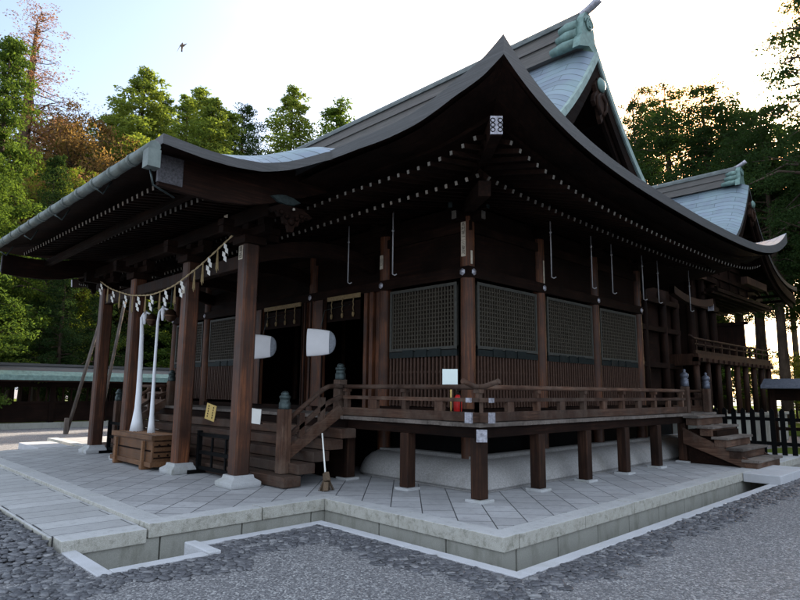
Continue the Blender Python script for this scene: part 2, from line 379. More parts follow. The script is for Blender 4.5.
def pavement():
    b=MB();bl=MB();top=HP;th=.15
    def caps(x0,x1,y0,y1,L,hor,z1=top,seed=1):
        r=random.Random(seed);a,c=(x0,x1) if hor else (y0,y1);p=a
        while p<c-.01:
            q=min(c,p+L*r.uniform(.8,1.25))
            if c-q<.5:q=c
            jz=r.uniform(-.004,.003);g_=r.uniform(.003,.007)
            if hor:b.box(p+g_,q-g_,y0,y1,z1-th,z1+jz,0)
            else:b.box(x0,x1,p+g_,q-g_,z1-th,z1+jz,0)
            p=q
    def low(x0,x1,y0,y1,hor,seed=1):
        r=random.Random(seed);a,c=(x0,x1) if hor else (y0,y1);p=a
        while p<c-.01:
            q=min(c,p+r.uniform(.7,1.1))
            if c-q<.4:q=c
            if hor:bl.box(p+.008,q-.008,y0,y1,-.36,top-th-.006)
            else:bl.box(x0,x1,p+.008,q-.008,-.36,top-th-.006)
            p=q
    caps(-2.92,-.002,0,.27,1.55,True,seed=3)      # front edge
    caps(-.27,0,.272,12.4,1.5,False,seed=4)       # right edge
    caps(-3.2,-2.93,-2.35,.27,1.3,False,seed=5)  # porch right edge
    caps(-12.7,-3.2,-2.35,-2.08,1.4,True,seed=6)  # porch front band
    caps(-12.7,-12.43,-2.07,.27,1.3,False,seed=7)
    caps(-15.9,-12.71,0,.27,1.5,True,seed=8)
    caps(-12.7,-3.203,-3.235,-3.202,2.1,True,HP-.05,12)
    low(-2.96,-.03,.03,.25,True,2);low(-.25,-.03,.26,12.4,False,3);low(-3.2,-2.96,-3.15,.25,False,5)
    # lower approach step
    caps(-3.2,-2.93,-3.2,-2.36,.9,False,HP-.045,9)
    o=b.build('pavement_edge',M['cap_stone'],bevel=.009);tag(o,kind='structure')
    o=bl.build('pavement_foundation',M['granite_low'],bevel=.008);tag(o,kind='structure')
    b=MB();z=HP-.004
    b.box(-15.7,-.272,.272,12.4,-.3,z);b.box(-12.43,-3.202,-2.078,.2715,-.3,z)
    o=b.build('pavement',M['paver']);tag(o,kind='structure')
    b=MB();b.box(-12.7,-3.202,-3.2,-2.354,-.3,HP-.046);
    o=b.build('approach_path',M['paver_long'],bevel=.0);tag(o,kind='structure')
    b=MB();b.box(.004,.62,7.45,8.35,.0,HP);b.box(.004,.62,8.354,9.35,.0,HP)
    b.box(.45,.62,7.6,9.3,-.34,-.004)
    o=b.build('landing_slab',M['kerb'],bevel=.012);tag(o,kind='structure')
    b=MB();b.box(-14.6,-12.75,-1.0,-.25,.0,.17)
    o=b.build('landing_slab',M['kerb'],bevel=.012);tag(o,kind='structure')
pavement()
def cobbles():
    r=np.random.RandomState(5)
    bm=bmesh.new();bmesh.ops.create_icosphere(bm,subdivisions=2,radius=1)
    V=np.array([v.co[:] for v in bm.verts]);F=np.array([[v.index for v in f.verts] for f in bm.faces]);bm.free()
    pts=[]
    def region(x0,x1,y0,y1,keep):
        s=.056
        for i in range(int((x1-x0)/s)+1):
            for j in range(int((y1-y0)/s)+1):
                x=x0+i*s+r.uniform(-.03,.03);y=y0+j*s+r.uniform(-.03,.03)
                if keep(x,y) and x0<=x<=x1 and y0<=y<=y1:pts.append((x,y))
    wob=lambda t:.06*math.sin(t*2.3)+.05*math.sin(t*5.1+1)+.03*math.sin(t*11)+.04*math.sin(t*23)
    region(.6,1.3,-1.2,12,lambda x,y:x<1.02+wob(y))
    region(-1.88,.6,-1.3,-.58,lambda x,y:y>-1.05+wob(x))
    region(-2.27,-1.6,-2.0,-.58,lambda x,y:x<-1.55+wob(y))
    region(-1.89,-1.2,-3.6,-2.0,lambda x,y:x<-1.42+wob(y)*1.3)
    region(-14,-1.5,-4.8,-3.25,lambda x,y:y>-3.95+wob(x)*2-.10*max(0,-x-3) )
    n=len(pts);vs=[];fs=[]
    P=np.array(pts)
    for k,(x,y) in enumerate(pts):
        a=r.uniform(0,6.28);k_=r.choice([.7,1,1,1.25]);sx,sy,sz=r.uniform(.030,.056)*k_,r.uniform(.018,.036)*k_,r.uniform(.006,.018)
        W=np.sign(V)*np.abs(V)**.65*(1+r.uniform(-.2,.2,(len(V),1)))*np.array([sx,sy,sz]);c,s=math.cos(a),math.sin(a)
        W=np.stack([W[:,0]*c-W[:,1]*s+x,W[:,0]*s+W[:,1]*c+y,W[:,2]+r.uniform(-.004,.008)+.075*max(0,min(1,(-3.0-y)/.25))*max(0,min(1,(-2.7-x)/.5))*max(0,min(1,(y+4.1)/.6))],1)
        vs.append(W);fs.append(F+k*len(V))
    me=bpy.data.meshes.new('cobble_strip');me.from_pydata(np.concatenate(vs).tolist(),[],np.concatenate(fs).tolist())
    me.materials.append(M['cobble2']);me.update()
    me.polygons.foreach_set('use_smooth',[True]*len(me.polygons))
    o=bpy.data.objects.new('cobble_strip',me);COL.objects.link(o);tag(o,kind='stuff')
    # pebbles spilling over the gravel
def cob_mat():
    m,nt,p=newmat('mixed dark cobbles');g=nt.nodes.new('ShaderNodeNewGeometry')
    c=ramp(nt,g.outputs['Random Per Island'],[(0,(.025,.027,.035)),(.5,(.06,.063,.078)),(.85,(.11,.112,.125)),(1,(.24,.24,.25))])
    n=noise(nt,coords(nt),60,4,.6);c=mix(nt,.35,c,ramp(nt,n,[(.3,(.03,.03,.035)),(.7,(.2,.2,.21))]))
    nt.links.new(c,p.inputs['Base Color']);p.inputs['Roughness'].default_value=.5;bump(nt,p,n,.3,.004);return m
M['cobble2']=cob_mat();cobbles()
# ------------------------------------------------------------------ main hall
CX=-7.75;XR=.28;XL=2*CX-XR;YF=-.26;YB=10.95;YC=(YF+YB)/2;HD=(YB-YF)/2
hall=empty('shrine_hall',(CX,5.4,HP),'dark timber shrine hall with curved copper roof, porch and raised veranda','shrine')
def W(p):return p
def g(u):return .45*u+.55*u**3
def lift(d):return .82*math.exp(-max(0,d)/1.25)
ZE=4.55;RISE=3.95
def zprof(s):return ZE+RISE*g(min(1,s/HD))
def zfront(x,y):   # main front slope top surface
    s=y-YF;u=s/HD;f=(1-min(1,u))**2.2*(1 if u<1 else 0)
    d=min(XR-x,x-XL);l=lift(d)
    xx=min(-x,15.5+x)
    tb=[(0,0),(.4,.07),(.97,.09),(1.5,.155),(2.02,.235),(2.8,.30)]
    if xx>0:
        for (a,za),(c_,zc) in zip(tb,tb[1:]):
            if a<=xx<=c_: l+=za+(zc-za)*(xx-a)/(c_-a)
        if xx>2.8:l+=.30
    return zprof(s)+l*max(0,(1-u))**3
def zback(x,y):
    s=YB-y;u=s/HD;d=min(XR-x,x-XL)
    return zprof(s)+lift(d)*max(0,(1-u))**3
def zside(x,y,right=True):
    s=(XR-x) if right else (x-XL);u=s/HD;d=min(y-YF,YB-y)
    return zprof(s)+lift(d)*max(0,(1-u))**3
TH=.23
roof_mats=[M['roof'],M['fascia'],M['dky'],M['verd']]
def lin(a,b,n,p=1.):return [a+(b-a)*(i/n)**p for i in range(n+1)]
roof=None
# front / back slopes : grid in (s, t) where x spans between hip lines until the gable line
def slope(front):
    b=MB();rows=[];uvs=[];SG=1.75   # hip part up to s=SG then straight gable verge
    ss=lin(0,SG,8)+lin(SG,HD,22)[1:]
    for s in ss:
        xr=XR-s if s<SG else XR-SG;xl=XL+s if s<SG else XL+SG
        row=[];uv=[];
        ts=[-1+2*i/100 for i in range(101)]
        for t in ts:
            tt=math.copysign(1-(1-abs(t))**1.5,t)   # denser at ends
            x=(xl+xr)/2+(xr-xl)/2*tt
            y=YF+s if front else YB-s
            z=zfront(x,y) if front else zback(x,y)
            if s>=SG: # rolled verge
                d=min(xr-x,x-xl);k=max(0,1-d/.55);z-=.24*k*k*min(1,(s-SG)/.5)
            row.append((x,y,z));uv.append((x,s*1.15))
        rows.append(row if front else row[::-1]);uvs.append(uv if front else uv[::-1])
    rows2=rows;
    RR=[r[::-1] for r in rows]
    b.slab(RR,TH,0,1,2,[u[::-1] for u in uvs],thf=lambda i,j:.15+.08*math.exp(-max(0,min(XR-RR[i][j][0],RR[i][j][0]-XL))/.9)-(.02*smooth((min(-RR[i][j][0],15.5+RR[i][j][0])-1.7)/1.1) if front else 0))
    return b.build('roof_slope',roof_mats,roof)
roofb=MB()
def sideslope(right):
    b=MB();rows=[];uvs=[];SGs=2.9
    for s in lin(0,SGs,12):
        y0=YF+s;y1=YB-s;row=[];uv=[]
        for i in range(81):
            t=-1+2*i/80;tt=math.copysign(1-(1-abs(t))**1.4,t);y=(y0+y1)/2+(y1-y0)/2*tt
            x=XR-s if right else XL+s
            row.append((x,y,zside(x,y,right)-.004));uv.append((y,s*1.15))
        rows.append(row if right else row[::-1]);uvs.append(uv if right else uv[::-1])
    RR=[r[::-1] for r in rows];b.slab(RR,TH,0,1,2,[u[::-1] for u in uvs],thf=lambda i,j:.15+.08*math.exp(-max(0,min(RR[i][j][1]-YF,YB-RR[i][j][1]))/.9))
    return b.build('roof_slope',roof_mats,roof)
# roof core (part) carries slopes, ridge, gables as sub-parts
b=MB();b.box(XL+3.2,XR-3.2,YF+2.9,YB-2.9,4.6,4.9)
roof=b.build('roof',M['dkx'],hall)
slope(True);slope(False);sideslope(True);sideslope(False)
# porch roof
PY=-2.42;PXR=-3.12;PXL=2*CX-PXR
def xv(y):
    if y<-.95:return PXR
    t=min(1,(y+.95)/.69);return PXR+.5*t*t
def zp(y):
    t=y-PY;return 4.60+.235*t+.0125*t*t
def zedge(y):
    tab=[(-2.42,4.62),(-1.9,4.58),(-1.5,4.58),(-1.07,4.63),(-.64,4.75),(-.3,4.89),(-.2,4.92)]
    if y<=tab[0][0]:return tab[0][1]
    for (a,za),(c,zc) in zip(tab,tab[1:]):
        if y<=c:return za+(zc-za)*(y-a)/(c-a)
    return None
def porch():
    b=MB();rows=[];uvs=[]
    ys=lin(PY,-.2,18)+lin(-.2,4.15,16)[1:]
    for y in ys:
        xr=xv(y);xl=2*CX-xr;row=[];uv=[]
        for i in range(91):
            t=-1+2*i/90;tt=math.copysign(1-(1-abs(t))**1.6,t);x=CX+(xr-CX)*tt
            d=min(xr-x,x-xl);ze=zedge(y)
            if ze is None: ze=zfront(x,y)-.03
            zz=zp(y)
            if y>-.2: zz=max(zz,zfront(x,y)+.0); zz=zz if y<3.7 else min(zz,zfront(x,y)+.02*(4.15-y)/.45-.02)
            left=.022*max(0,(-3.2-x)) if y<0 else .022*max(0,(-3.2-x))*max(0,1-y/2)
            q=min(1,d/1.0);z=ze+(zz-ze)*(1-(1-q)**2)+left
            row.append((x,y,z));uv.append((x,(y-PY)*1.1))
        rows.append(row);uvs.append(uv)
    th=lambda i,j:.15
    b.slab([r[::-1] for r in rows],.125,0,1,2,[u[::-1] for u in uvs])
    o=b.build('porch_roof',roof_mats,hall)
    return o,rows
porch_roof,prow=porch()
# gutter on the porch eave
b=MB();prev=None
gp=lambda x:4.44+.022*max(0,(-3.2-x))
for i in range(14):
    x0=-3.15-i*.68;x1=x0-.66
    pts=[(x0,-2.5,gp(x0)),(x1,-2.5,gp(x1))]
    b.tube(pts,.075,12);b.tube([(x1+.03,-2.5,gp(x1)),(x1-.05,-2.5,gp(x1))],.084,12)
b.box(-3.28,-3.12,-2.58,-2.43,4.18,4.4)
gut=b.build('gutter',M['gutter'],porch_roof)
b=MB();b.tube([(-3.25,-2.5,4.2),(-3.25,-2.45,4.0),(-3.45,-2.1,3.97)],.012,6)
b.build('gutter_bracket',M['metal'],gut)
for x in(-5,-6.9,-8.8,-10.7):
    b=MB();b.tube([(x,-2.35,4.5),(x-.02,-2.45,4.3),(x-.02,-2.56,4.36)],.012,6);b.build('gutter_bracket',M['metal'],gut)
# ridge
def ridge(x0,x1,y,z0,h,parent,s=1.):
    b=MB()
    b.box(x0,x1,y-.17*s,y+.17*s,z0,z0+h*.42,0);b.box(x0,x1,y-.21*s,y+.21*s,z0+h*.42+.001,z0+h*.52,0)
    b.box(x0,x1,y-.15*s,y+.15*s,z0+h*.521,z0+h*.8,0)
    o=b.build('ridge',M['ridge'],parent)
    b=MB();b.tube([(x0,y,z0+h*.93),(x1,y,z0+h*.93)],.14*s,12);b.box(x0,x1,y-.2*s,y+.2*s,z0+h*.802,z0+h*.88)
    b.build('ridge_cap',M['ridgecap'],o)
    return o
def oni(xe,y,z0,h,parent,dirx=1,s=1.):
    """ridge end ornament with spiral sides and up-turned horn"""
    b=MB();d=dirx
    out=[(-.42,-.14),(-.36,.1),(-.27,.2),(-.24,.42),(-.2,.62),(-.1,.76),(0,.8),(.1,.76),(.2,.62),(.24,.42),(.27,.2),(.36,.1),(.42,-.14),(.18,-.05),(0,.02),(-.18,-.05)]
    vs=[];n=len(out)
    for x in(xe-.02*d,xe+.13*d):
        for a,c in out:vs.append((x,y+a*s,z0+c*s))
    b.add(vs,[tuple(range(n)),tuple(range(n,2*n))[::-1]]+[(i,(i+1)%n,n+(i+1)%n,n+i) for i in range(n)],0)
    for sy in(-1,1):
        pts=[]
        for k in range(22):
            t=k/21*4.2*math.pi*.9;r=.16*(1-k/26)
            pts.append((xe+.15*d,y+sy*(.02+r*math.cos(t)*s*.9),z0+.5*s+r*math.sin(t)*s))
        b.tube(pts,.022*s,6)
        # side scrolls running back along the ridge foot
        for q,(yy,zz,L) in enumerate([(.24,.0,.62),(.22,.22,.48),(.2,.42,.42)]):
            b.tube([(xe,y+sy*yy*s,z0+zz*s+.05),(xe-d*L*.5*s,y+sy*(yy+.02)*s,z0+zz*s+.05),(xe-d*L*s,y+sy*yy*s,z0+zz*s+.04)],[.11*s,.12*s,.085*s],10)
    o=b.build('ridge_end_ornament',M['verd'],parent)
    b=MB();pts=[];rr=[]
    for k in range(9):
        t=k/8;pts.append((xe-d*.2+d*t*.62*s,y,z0+.76*s+.07*t+.14*t*t*s));rr.append((.075+.015*t)*s)
    b.tube(pts,rr,12);b.build('ridge_horn',M['cap'],o)
XGR=XR-1.75;ZR=zprof(HD)-.03
rd=ridge(2*CX-XGR+.35,XGR-.3,YC,ZR,.72,roof)
oni(XGR-.28,YC,ZR,.72,rd,1,.95);oni(2*CX-XGR+.28,YC,ZR,.72,rd,-1,.95)
# gable walls, bargeboards, pendants
def gable(xv_,xw,d,parent,zf,yc,y0,y1,zbase,drop=.17,pend=True):
    b=MB();ys=lin(y0,y1,30)
    top=[(xw,y,zf(y)-.2) for y in ys]
    vs=[(xw,y,zbase) for y in ys]+top;n=len(ys)
    b.add(vs,[(i,i+1,n+i+1,n+i) for i in range(n-1)],0)
    for k in range(9): # vertical battens
        y=y0+(y1-y0)*(k+1)/10;z=zf(y)-.3
        if z>zbase+.2:b.box(xw,xw+d*.05,y-.045,y+.045,zbase,z,1) if d>0 else b.box(xw-.05,xw,y-.045,y+.045,zbase,z,1)
    for zz in(zbase+.25,zbase+.75,zbase+1.3):
        ya=[y for y in ys if zf(y)-.35>zz]
        if len(ya)>2:
            x0,x1=sorted((xw,xw+d*.09));b.box(x0,x1,ya[0],ya[-1],zz,zz+.15,1)
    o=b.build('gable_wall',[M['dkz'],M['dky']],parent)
    # verge edge board (bargeboard): two tiers
    b=MB()
    for (xx,wd,t0,t1,m) in ((xv_-d*.06,.08,.17,.52,0),(xv_-d*.16,.07,.5,.68,1)):
        P=[];Q=[]
        for y in ys:
            z=zf(y);P.append([(xx+wd/2*d,y,z-t0),(xx+wd/2*d,y,z-t1),(xx-wd/2*d,y,z-t1),(xx-wd/2*d,y,z-t0),(xx+wd/2*d,y,z-t0)])
        b.grid(P,m,False)
    for y in lin(y0+.3,y1-.3,12): b.beam((xv_-d*.2,y,zf(y)-.42),(xw,y,zf(y)-.42),.09,.1,1)
    o2=b.build('bargeboard',[M['dky'],M['dky']],parent)
    if pend:
        z=zf(yc)-.62;x=xv_+d*.0
        b=MB();prof=[(-.0,.0),(.12,-.02),(.2,-.14),(.15,-.26),(.24,-.36),(.28,-.5),(.2,-.58),(.14,-.5),(.1,-.62),(.05,-.8),(0,-.88)]
        poly=[(a,c) for a,c in prof]+[(-a,c) for a,c in prof[::-1][1:-1]]
        n=len(poly);vs=[(x-d*.03,yc+a,z+c) for a,c in poly]+[(x+d*.05,yc+a,z+c) for a,c in poly]
        b.add(vs,[tuple(range(n)),tuple(range(n,2*n))[::-1]]+[(i,(i+1)%n,n+(i+1)%n,n+i) for i in range(n)])
        for sy in(-1,1):
            b.tube([(x+d*.06,yc+sy*.05,z-.3),(x+d*.07,yc+sy*.17,z-.4),(x+d*.07,yc+sy*.17,z-.58),(x+d*.06,yc+sy*.05,z-.72)],.035,8)
        b.build('gable_pendant',M['vpost'],o2)
        b=MB();b.lathe([(.0,0),(.13,.0),(.15,.03),(.1,.07),(.05,.09),(0,.1)],(x+d*.05,yc,z-.1),16,axis='x')
        b.build('gable_rosette',M['verd'],o2)
    return o
zfr=lambda y:zprof(HD-abs(y-YC))-.22*min(1,max(0,(HD-abs(y-YC)-1.75)/.5))
gable(XGR,XR-3.0,1,roof,zfr,YC,YF+1.9,YB-1.9,5.3)
gable(2*CX-XGR,XL+3.0,-1,roof,zfr,YC,YF+1.9,YB-1.9,5.3)
# metal edge strip on verge
for d,xx in((1,XGR+.004),(-1,2*CX-XGR-.004)):
    b=MB();P=[]
    for y in lin(YF+1.75,YB-1.75,50):
        z=zfr(y)-.02;x0,x1=xx-d*.10,xx+d*.03
        P.append([(x0,y,z+.035),(x1,y,z+.03),(x1,y,z-.15),(x0,y,z-.15)])
    b.grid(P if d>0 else [p[::-1] for p in P],0,False)
    b.build('verge_strip',M['verdl'],roof)
# ---- soffit boards + rafters
def zs(s,l):return 4.36+.25*s+l     # lower soffit surface height at distance s in from the eave edge
def soffit():
    b=MB()
    def zz(x,y):
        s=min(XR-x,x-XL,y-YF,YB-y);
        if y-YF<=s+1e-6: e=zfront(x,YF)-zprof(0)
        elif YB-y<=s+1e-6: e=zback(x,YB)-zprof(0)
        else: e=zside(XR,y)-zprof(0)
        return ZE-TH+.02+e*max(0,1-s/2.2)**1.2+.22*s
    for k in range(4):
        rows=[]
        for i in range(9):
            s=.06+i/8*2.55;row=[]
            for j in range(61):
                t=-1+2*j/60;tt=math.copysign(1-(1-abs(t))**1.4,t)
                if k in(0,1):
                    x=CX+(XR-s-CX)*tt;y=YF+s if k==0 else YB-s
                else:
                    y=YC+(YB-s-YC)*tt;x=XR-s if k==2 else XL+s
                row.append((x,y,zz(x,y)))
            rows.append(row)
        b.grid(rows,0 if k<2 else 1,False)
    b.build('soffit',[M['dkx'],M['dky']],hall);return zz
zsof=soffit()
cands=[]
def rafter_pos():
    # outer tier (tips .42 in from the edge) and inner tier (tips 1.15 in)
    for tier,(tip,root,sec,dz) in enumerate(((.45,1.3,.045,(.27,.16)),(1.2,2.62,.05,(.31,.2)))):
        x=XR-.75
        while x>XL+.75:
            s1=min(XR-x,x-XL)
            if s1>tip+.1:cands.append(((x,YF+tip),(x,YF+min(root,max(tip+.15,s1-.05))),sec,dz,tier))
            x-=.185
        y=YF+.75
        while y<YB-.6:
            s1=min(y-YF,YB-y)
            if s1>tip+.1:cands.append(((XR-tip,y),(XR-min(root,max(tip+.15,s1-.05)),y),sec,dz,tier))
            y+=.185
rafter_pos()
def pz(x,y):
    # underside of porch sheet
    d=min(PXR-x,x-PXL);ze=zedge(y)
    if ze is None: ze=zfront(x,y)
    q=min(1,max(0,d)/1.0);return ze+(zp(y)-ze)*(1-(1-q)**2)-.15+.022*max(0,-3.2-x)
for tier,(y0,y1,sec,dz) in enumerate(((-1.95,-1.0,.055,.10),(-1.2,.9,.065,.34))):
    x=-3.95
    while x>-11.7:
        cands.append(((x,y0,'p'),(x,y1,'p'),sec,dz,tier+2));x-=.19
camp=Vector((3.75,-5.16,1.6))
def mk_rafter(b,c):
    (a,e,sec,dz,tier)=c
    if tier>=2:
        z0=(4.36 if tier==2 else 4.40)+.022*max(0,-3.2-a[0]);sl=.16 if tier==2 else .12
        p0=Vector((a[0],a[1],z0));p1=Vector((e[0],e[1],z0+sl*(e[1]-a[1])))
    else:
        p0=Vector((a[0],a[1],zsof(a[0],a[1])-dz[0]));p1=Vector((e[0],e[1],zsof(e[0],e[1])-dz[1]))
    d=(p1-p0).normalized()
    b.beam(p0,p1,sec,sec*1.2,0);b.beam(p0-d*.006,p0+d*.012,sec*.85,sec*1.1,2 if (tier==0 or (tier==1 and a[0]>-1.2)) else 1)
cands.sort(key=lambda c:(Vector((c[0][0],c[0][1],4.5))-camp).length)
for c in cands[:100]:
    b=MB();mk_rafter(b,c);b.build('rafter',[M['dky'],M['white'],M['whited']],hall)
b=MB()
for c in cands[100:]:mk_rafter(b,c)
o=b.build('rafter',[M['dky'],M['white'],M['whited']],hall);o['kind']='stuff'
# eave boards carrying the rafters
def zl(x,y):return zsof(x,y)
for tier,off in ((0,.62),(1,1.32)):
    b=MB()
    for k in range(80):
        xa=XR-off-(XR-XL-2*off)*k/80;xb=XR-off-(XR-XL-2*off)*(k+1)/80
        b.beam((xa,YF+off,zl(xa,YF+off)-.0),(xb,YF+off,zl(xb,YF+off)-.0),.09,.1)
        ya=YF+off+(YB-YF-2*off)*k/80;yb=YF+off+(YB-YF-2*off)*(k+1)/80
        b.beam((XR-off,ya,zl(XR-off,ya)-.0),(XR-off,yb,zl(XR-off,yb)-.0),.09,.1)
    b.build('eave_beam',M['dkx'],hall)
# hip rafters with ornamented caps
for (sx,ex) in((1,XR),(-1,XL)):
    b=MB();c0=Vector((ex-sx*.42,YF+.42,zsof(ex-sx*.42,YF+.42)-.30));c1=Vector((ex-sx*2.6,YF+2.6,zsof(ex-sx*2.6,YF+2.6)-.06))
    b.beam(c0,c1,.13,.24,0);b.beam((ex-sx*1.15,YF+1.15,4.22),(ex-sx*2.62,YF+2.62,4.62),.16,.2,0)
    hr=b.build('hip_rafter',M['dkx'],hall)
    b=MB();d=(c0-c1).normalized();b.beam(c0,c0+d*.03,.14,.21,0);b.build('hip_cap',M['cap'],hr)
    if sx>0:
        b=MB();q=c0+d*.032
        a=d.cross(Vector((0,0,1))).normalized();u=a.cross(d)
        for i in(-1,1):
            for j in(-1,0,1):
                pts=[q+a*(i*.042+.026*math.cos(t))+u*(j*.055+.024*math.sin(t)) for t in [k*math.pi/4 for k in range(9)]]
                b.tube(pts,.006,5,cap=False)
        b.build('cap_relief',M['ink'],hr)
# ---- pillars, walls
PX=[-2.36,-4.3,-6.5,-9.0,-11.2,-13.14];PYs=[2.36,4.45,6.52,8.58]
FZ=1.18
pills={}
def pillar(x,y,r=.118,z0=.2,z1=4.62,mat='pilz'):
    b=MB();b.lathe([(r*1.02,z0),(r,z0+.3),(r,z0+2),(r*.985,z1-.2),(r*.9,z1)],(x,y,0),28,sm=True)
    o=b.build('pillar',M[mat],hall);pills[(x,y)]=o
    b=MB();b.lathe([(.26,HP),(.26,HP+.02),(.2,HP+.05)],(x,y,0),20);b.build('base_stone',M['granite'],o)
    # bracket complex on the head
    b=MB();b.box(x-.17,x+.17,y-.17,y+.17,4.44,4.52);b.box(x-.2,x+.2,y-.2,y+.2,4.521,4.60)
    b.box(x-.40,x+.40,y-.06,y+.06,4.601,4.68);b.box(x-.055,x+.055,y-.40,y+.40,4.605,4.675)
    for dx,dy in((-.35,0),(.35,0),(0,-.35),(0,.35),(0,0)):b.box(x+dx-.08,x+dx+.08,y+dy-.08,y+dy+.08,4.682,4.76)
    b.build('bracket',M['dkz'],o)
    return o
for x in PX:
    for y in PYs:
        if x in(PX[0],PX[-1]) or y in(PYs[0],PYs[-1]): pillar(x,y)
# corner beam noses with pale ends
x,y=PX[0],PYs[0]
for (dx,dy) in((1,0),(0,-1)):
    b=MB();q=Vector((x,y,0));d=Vector((dx,dy,0))
    b.beam(q+d*.1+Vector((0,0,4.42)),q+d*.33+Vector((0,0,4.42)),.1,.14,0);b.beam(q+d*.33+Vector((0,0,4.42)),q+d*.342+Vector((0,0,4.42)),.09,.13,1)
    b.beam(q+d*.1+Vector((0,0,4.57)),q+d*.42+Vector((0,0,4.57)),.09,.12,0);b.beam(q+d*.42+Vector((0,0,4.57)),q+d*.432+Vector((0,0,4.57)),.08,.11,2)
    b.build('beam_nose',[M['dkx'],M['whited'],M['metal']],hall)
def tie(name,z0,z1,out,mat='dk',over=0.):
    b=MB();y=PYs[0];x=PX[0];t=.05
    b.box(PX[-1]-over,x+over+.12,y-out-t,y-out,z0,z1,0);b.box(x+out,x+out+t,y-out-t+.002,PYs[-1]+.1,z0,z1,1)
    b.box(PX[-1]-over,x+out,PYs[-1]+.03,PYs[-1]+.08,z0,z1,0);b.box(PX[-1]-out-t,PX[-1]-out,y-out,PYs[-1],z0,z1,1)
    return b.build(name,[M[mat+'x'],M[mat+'y']],hall)
ng=tie('head_beam',3.42,3.60,.075)
# lower nageshi stops at doors
b=MB()
b.box(PX[1],PX[0]+.12,2.235,2.285,1.2,1.33,0);b.box(-2.285,-2.235,2.233,8.68,1.2,1.33,1)
b.build('sill_beam',[M['dkx'],M['dky']],hall)
tie('tie_beam',4.2,4.36,.02);tie('wall_plate',4.66,4.84,-.03)
def flower(c,axis,parent):
    b=MB();prof=[(0,.0),(.05,.0),(.06,.008),(.035,.02),(.015,.03),(0,.032)]
    sgn=-1 if axis=='y' else 1
    b.lathe([(r,sgn*z) for r,z in prof],c,6,sm=False,axis=axis);b.build('nail_cover',M['cap'],parent)
for x in PX:flower((x,2.234,3.51),'y',ng)
for y in PYs:flower((-2.234,y,3.51),'x',ng)
# wall boards over and inside
b=MB()
b.box(PX[-1],PX[0],2.34,2.38,3.6,4.7,0);b.box(-2.38,-2.34,2.36,8.58,3.6,4.7,1)
b.box(PX[-1],PX[0],8.56,8.6,1.1,4.7,0);b.box(PX[-1]-.02,PX[-1]+.02,2.36,8.58,1.1,4.7,1)
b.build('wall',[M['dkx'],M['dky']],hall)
b=MB();b.box(PX[-1],PX[0],2.3,8.6,1.06,FZ+.1,0);b.box(PX[-1],PX[0],2.4,8.5,4.3,4.4)
b.build('inner_floor',M['dkx'],hall)
# lattice shutters
def shutter(p0,p1,nrm,zt=3.38,zm=2.22,zb=1.34,fr=True):
    """panel between p0 and p1 (2d) on the wall line"""
    p0=Vector((*p0,0));p1=Vector((*p1,0));d=(p1-p0);L=d.length;d.normalize();n=Vector((*nrm,0))
    root=None
    def P(t,z,o):return p0+d*t+n*o+Vector((0,0,z))
    b=MB();b.beam(P(L/2,zb,-.035),P(L/2,zt,-.035),L,.01,0,up=n) ;root=b.build('shutter',M['dkz'],hall)
    b=MB()
    f=.05
    for (t0,z0,t1,z1) in ((0,zt-f/2,L,zt-f/2),(0,zm+.09,L,zm+.09)):b.beam(P(t0,z0,0),P(t1,z1,0),.045,f,0)
    for t in(f/2,L-f/2):b.beam(P(t,zm+.06,.002),P(t,zt,.002),f,.045,0,up=n)
    b.build('upper_frame',M['verdk'],root)
    b=MB()
    nv=int(L/.068);nh=int((zt-zm-.2)/.068)
    for i in range(1,nv):
        t=L*i/nv;b.beam(P(t,zm+.1,-.004),P(t,zt-.04,-.004),.024,.03,0,up=n)
    for i in range(1,nh):
        z=zm+.12+(zt-.05-zm-.12)*i/nh;b.beam(P(.04,z,-.008),P(L-.04,z,-.008),.026,.02,0)
    b.build('upper_lattice',M['latt'],root)
    b=MB()
    b.beam(P(0,zm+.0,0),P(L,zm,0),.05,.10,0)
    for t in(.3,.5,.7):b.beam(P(L*t-.13,zm+.015,.03),P(L*t+.13,zm+.015,.03),.02,.13,0)
    b.build('mid_rail',M['metal2'],root)
    b=MB();nv=int(L/.085)
    for i in range(nv+1):
        t=.02+(L-.04)*i/nv;b.beam(P(t,zb,-.002),P(t,zm-.05,-.002),.034,.035,0,up=n)
    for z in(zb+.02,zb+.3,zb+.58):b.beam(P(0,z,-.02),P(L,z,-.02),.02,.03,0)
    b.build('lower_lattice',M['lowl'],root)
    return root
M['verdk']=simple('dull grey green shutter frame',(.048,.048,.041),.6,.1,.35,18)
M['latt']=simple('dull green brown lattice wood',(.045,.038,.027),.7,0,.3,20)
M['metal2']=simple('dark shutter fitting',(.02,.025,.025),.5,.4,.3,20)
M['lowl']=simple('red brown lattice bars',(.058,.030,.020),.65,0,.35,18)
shutter((-4.12,2.32),(-2.54,2.32),(0,-1))
shutter((-10.98,2.32),(-9.2,2.32),(0,-1));shutter((-13.0,2.32),(-11.38,2.32),(0,-1))
for y0,y1 in zip(PYs,PYs[1:]):shutter((-2.32,y0+.17),(-2.32,y1-.17),(1,0))
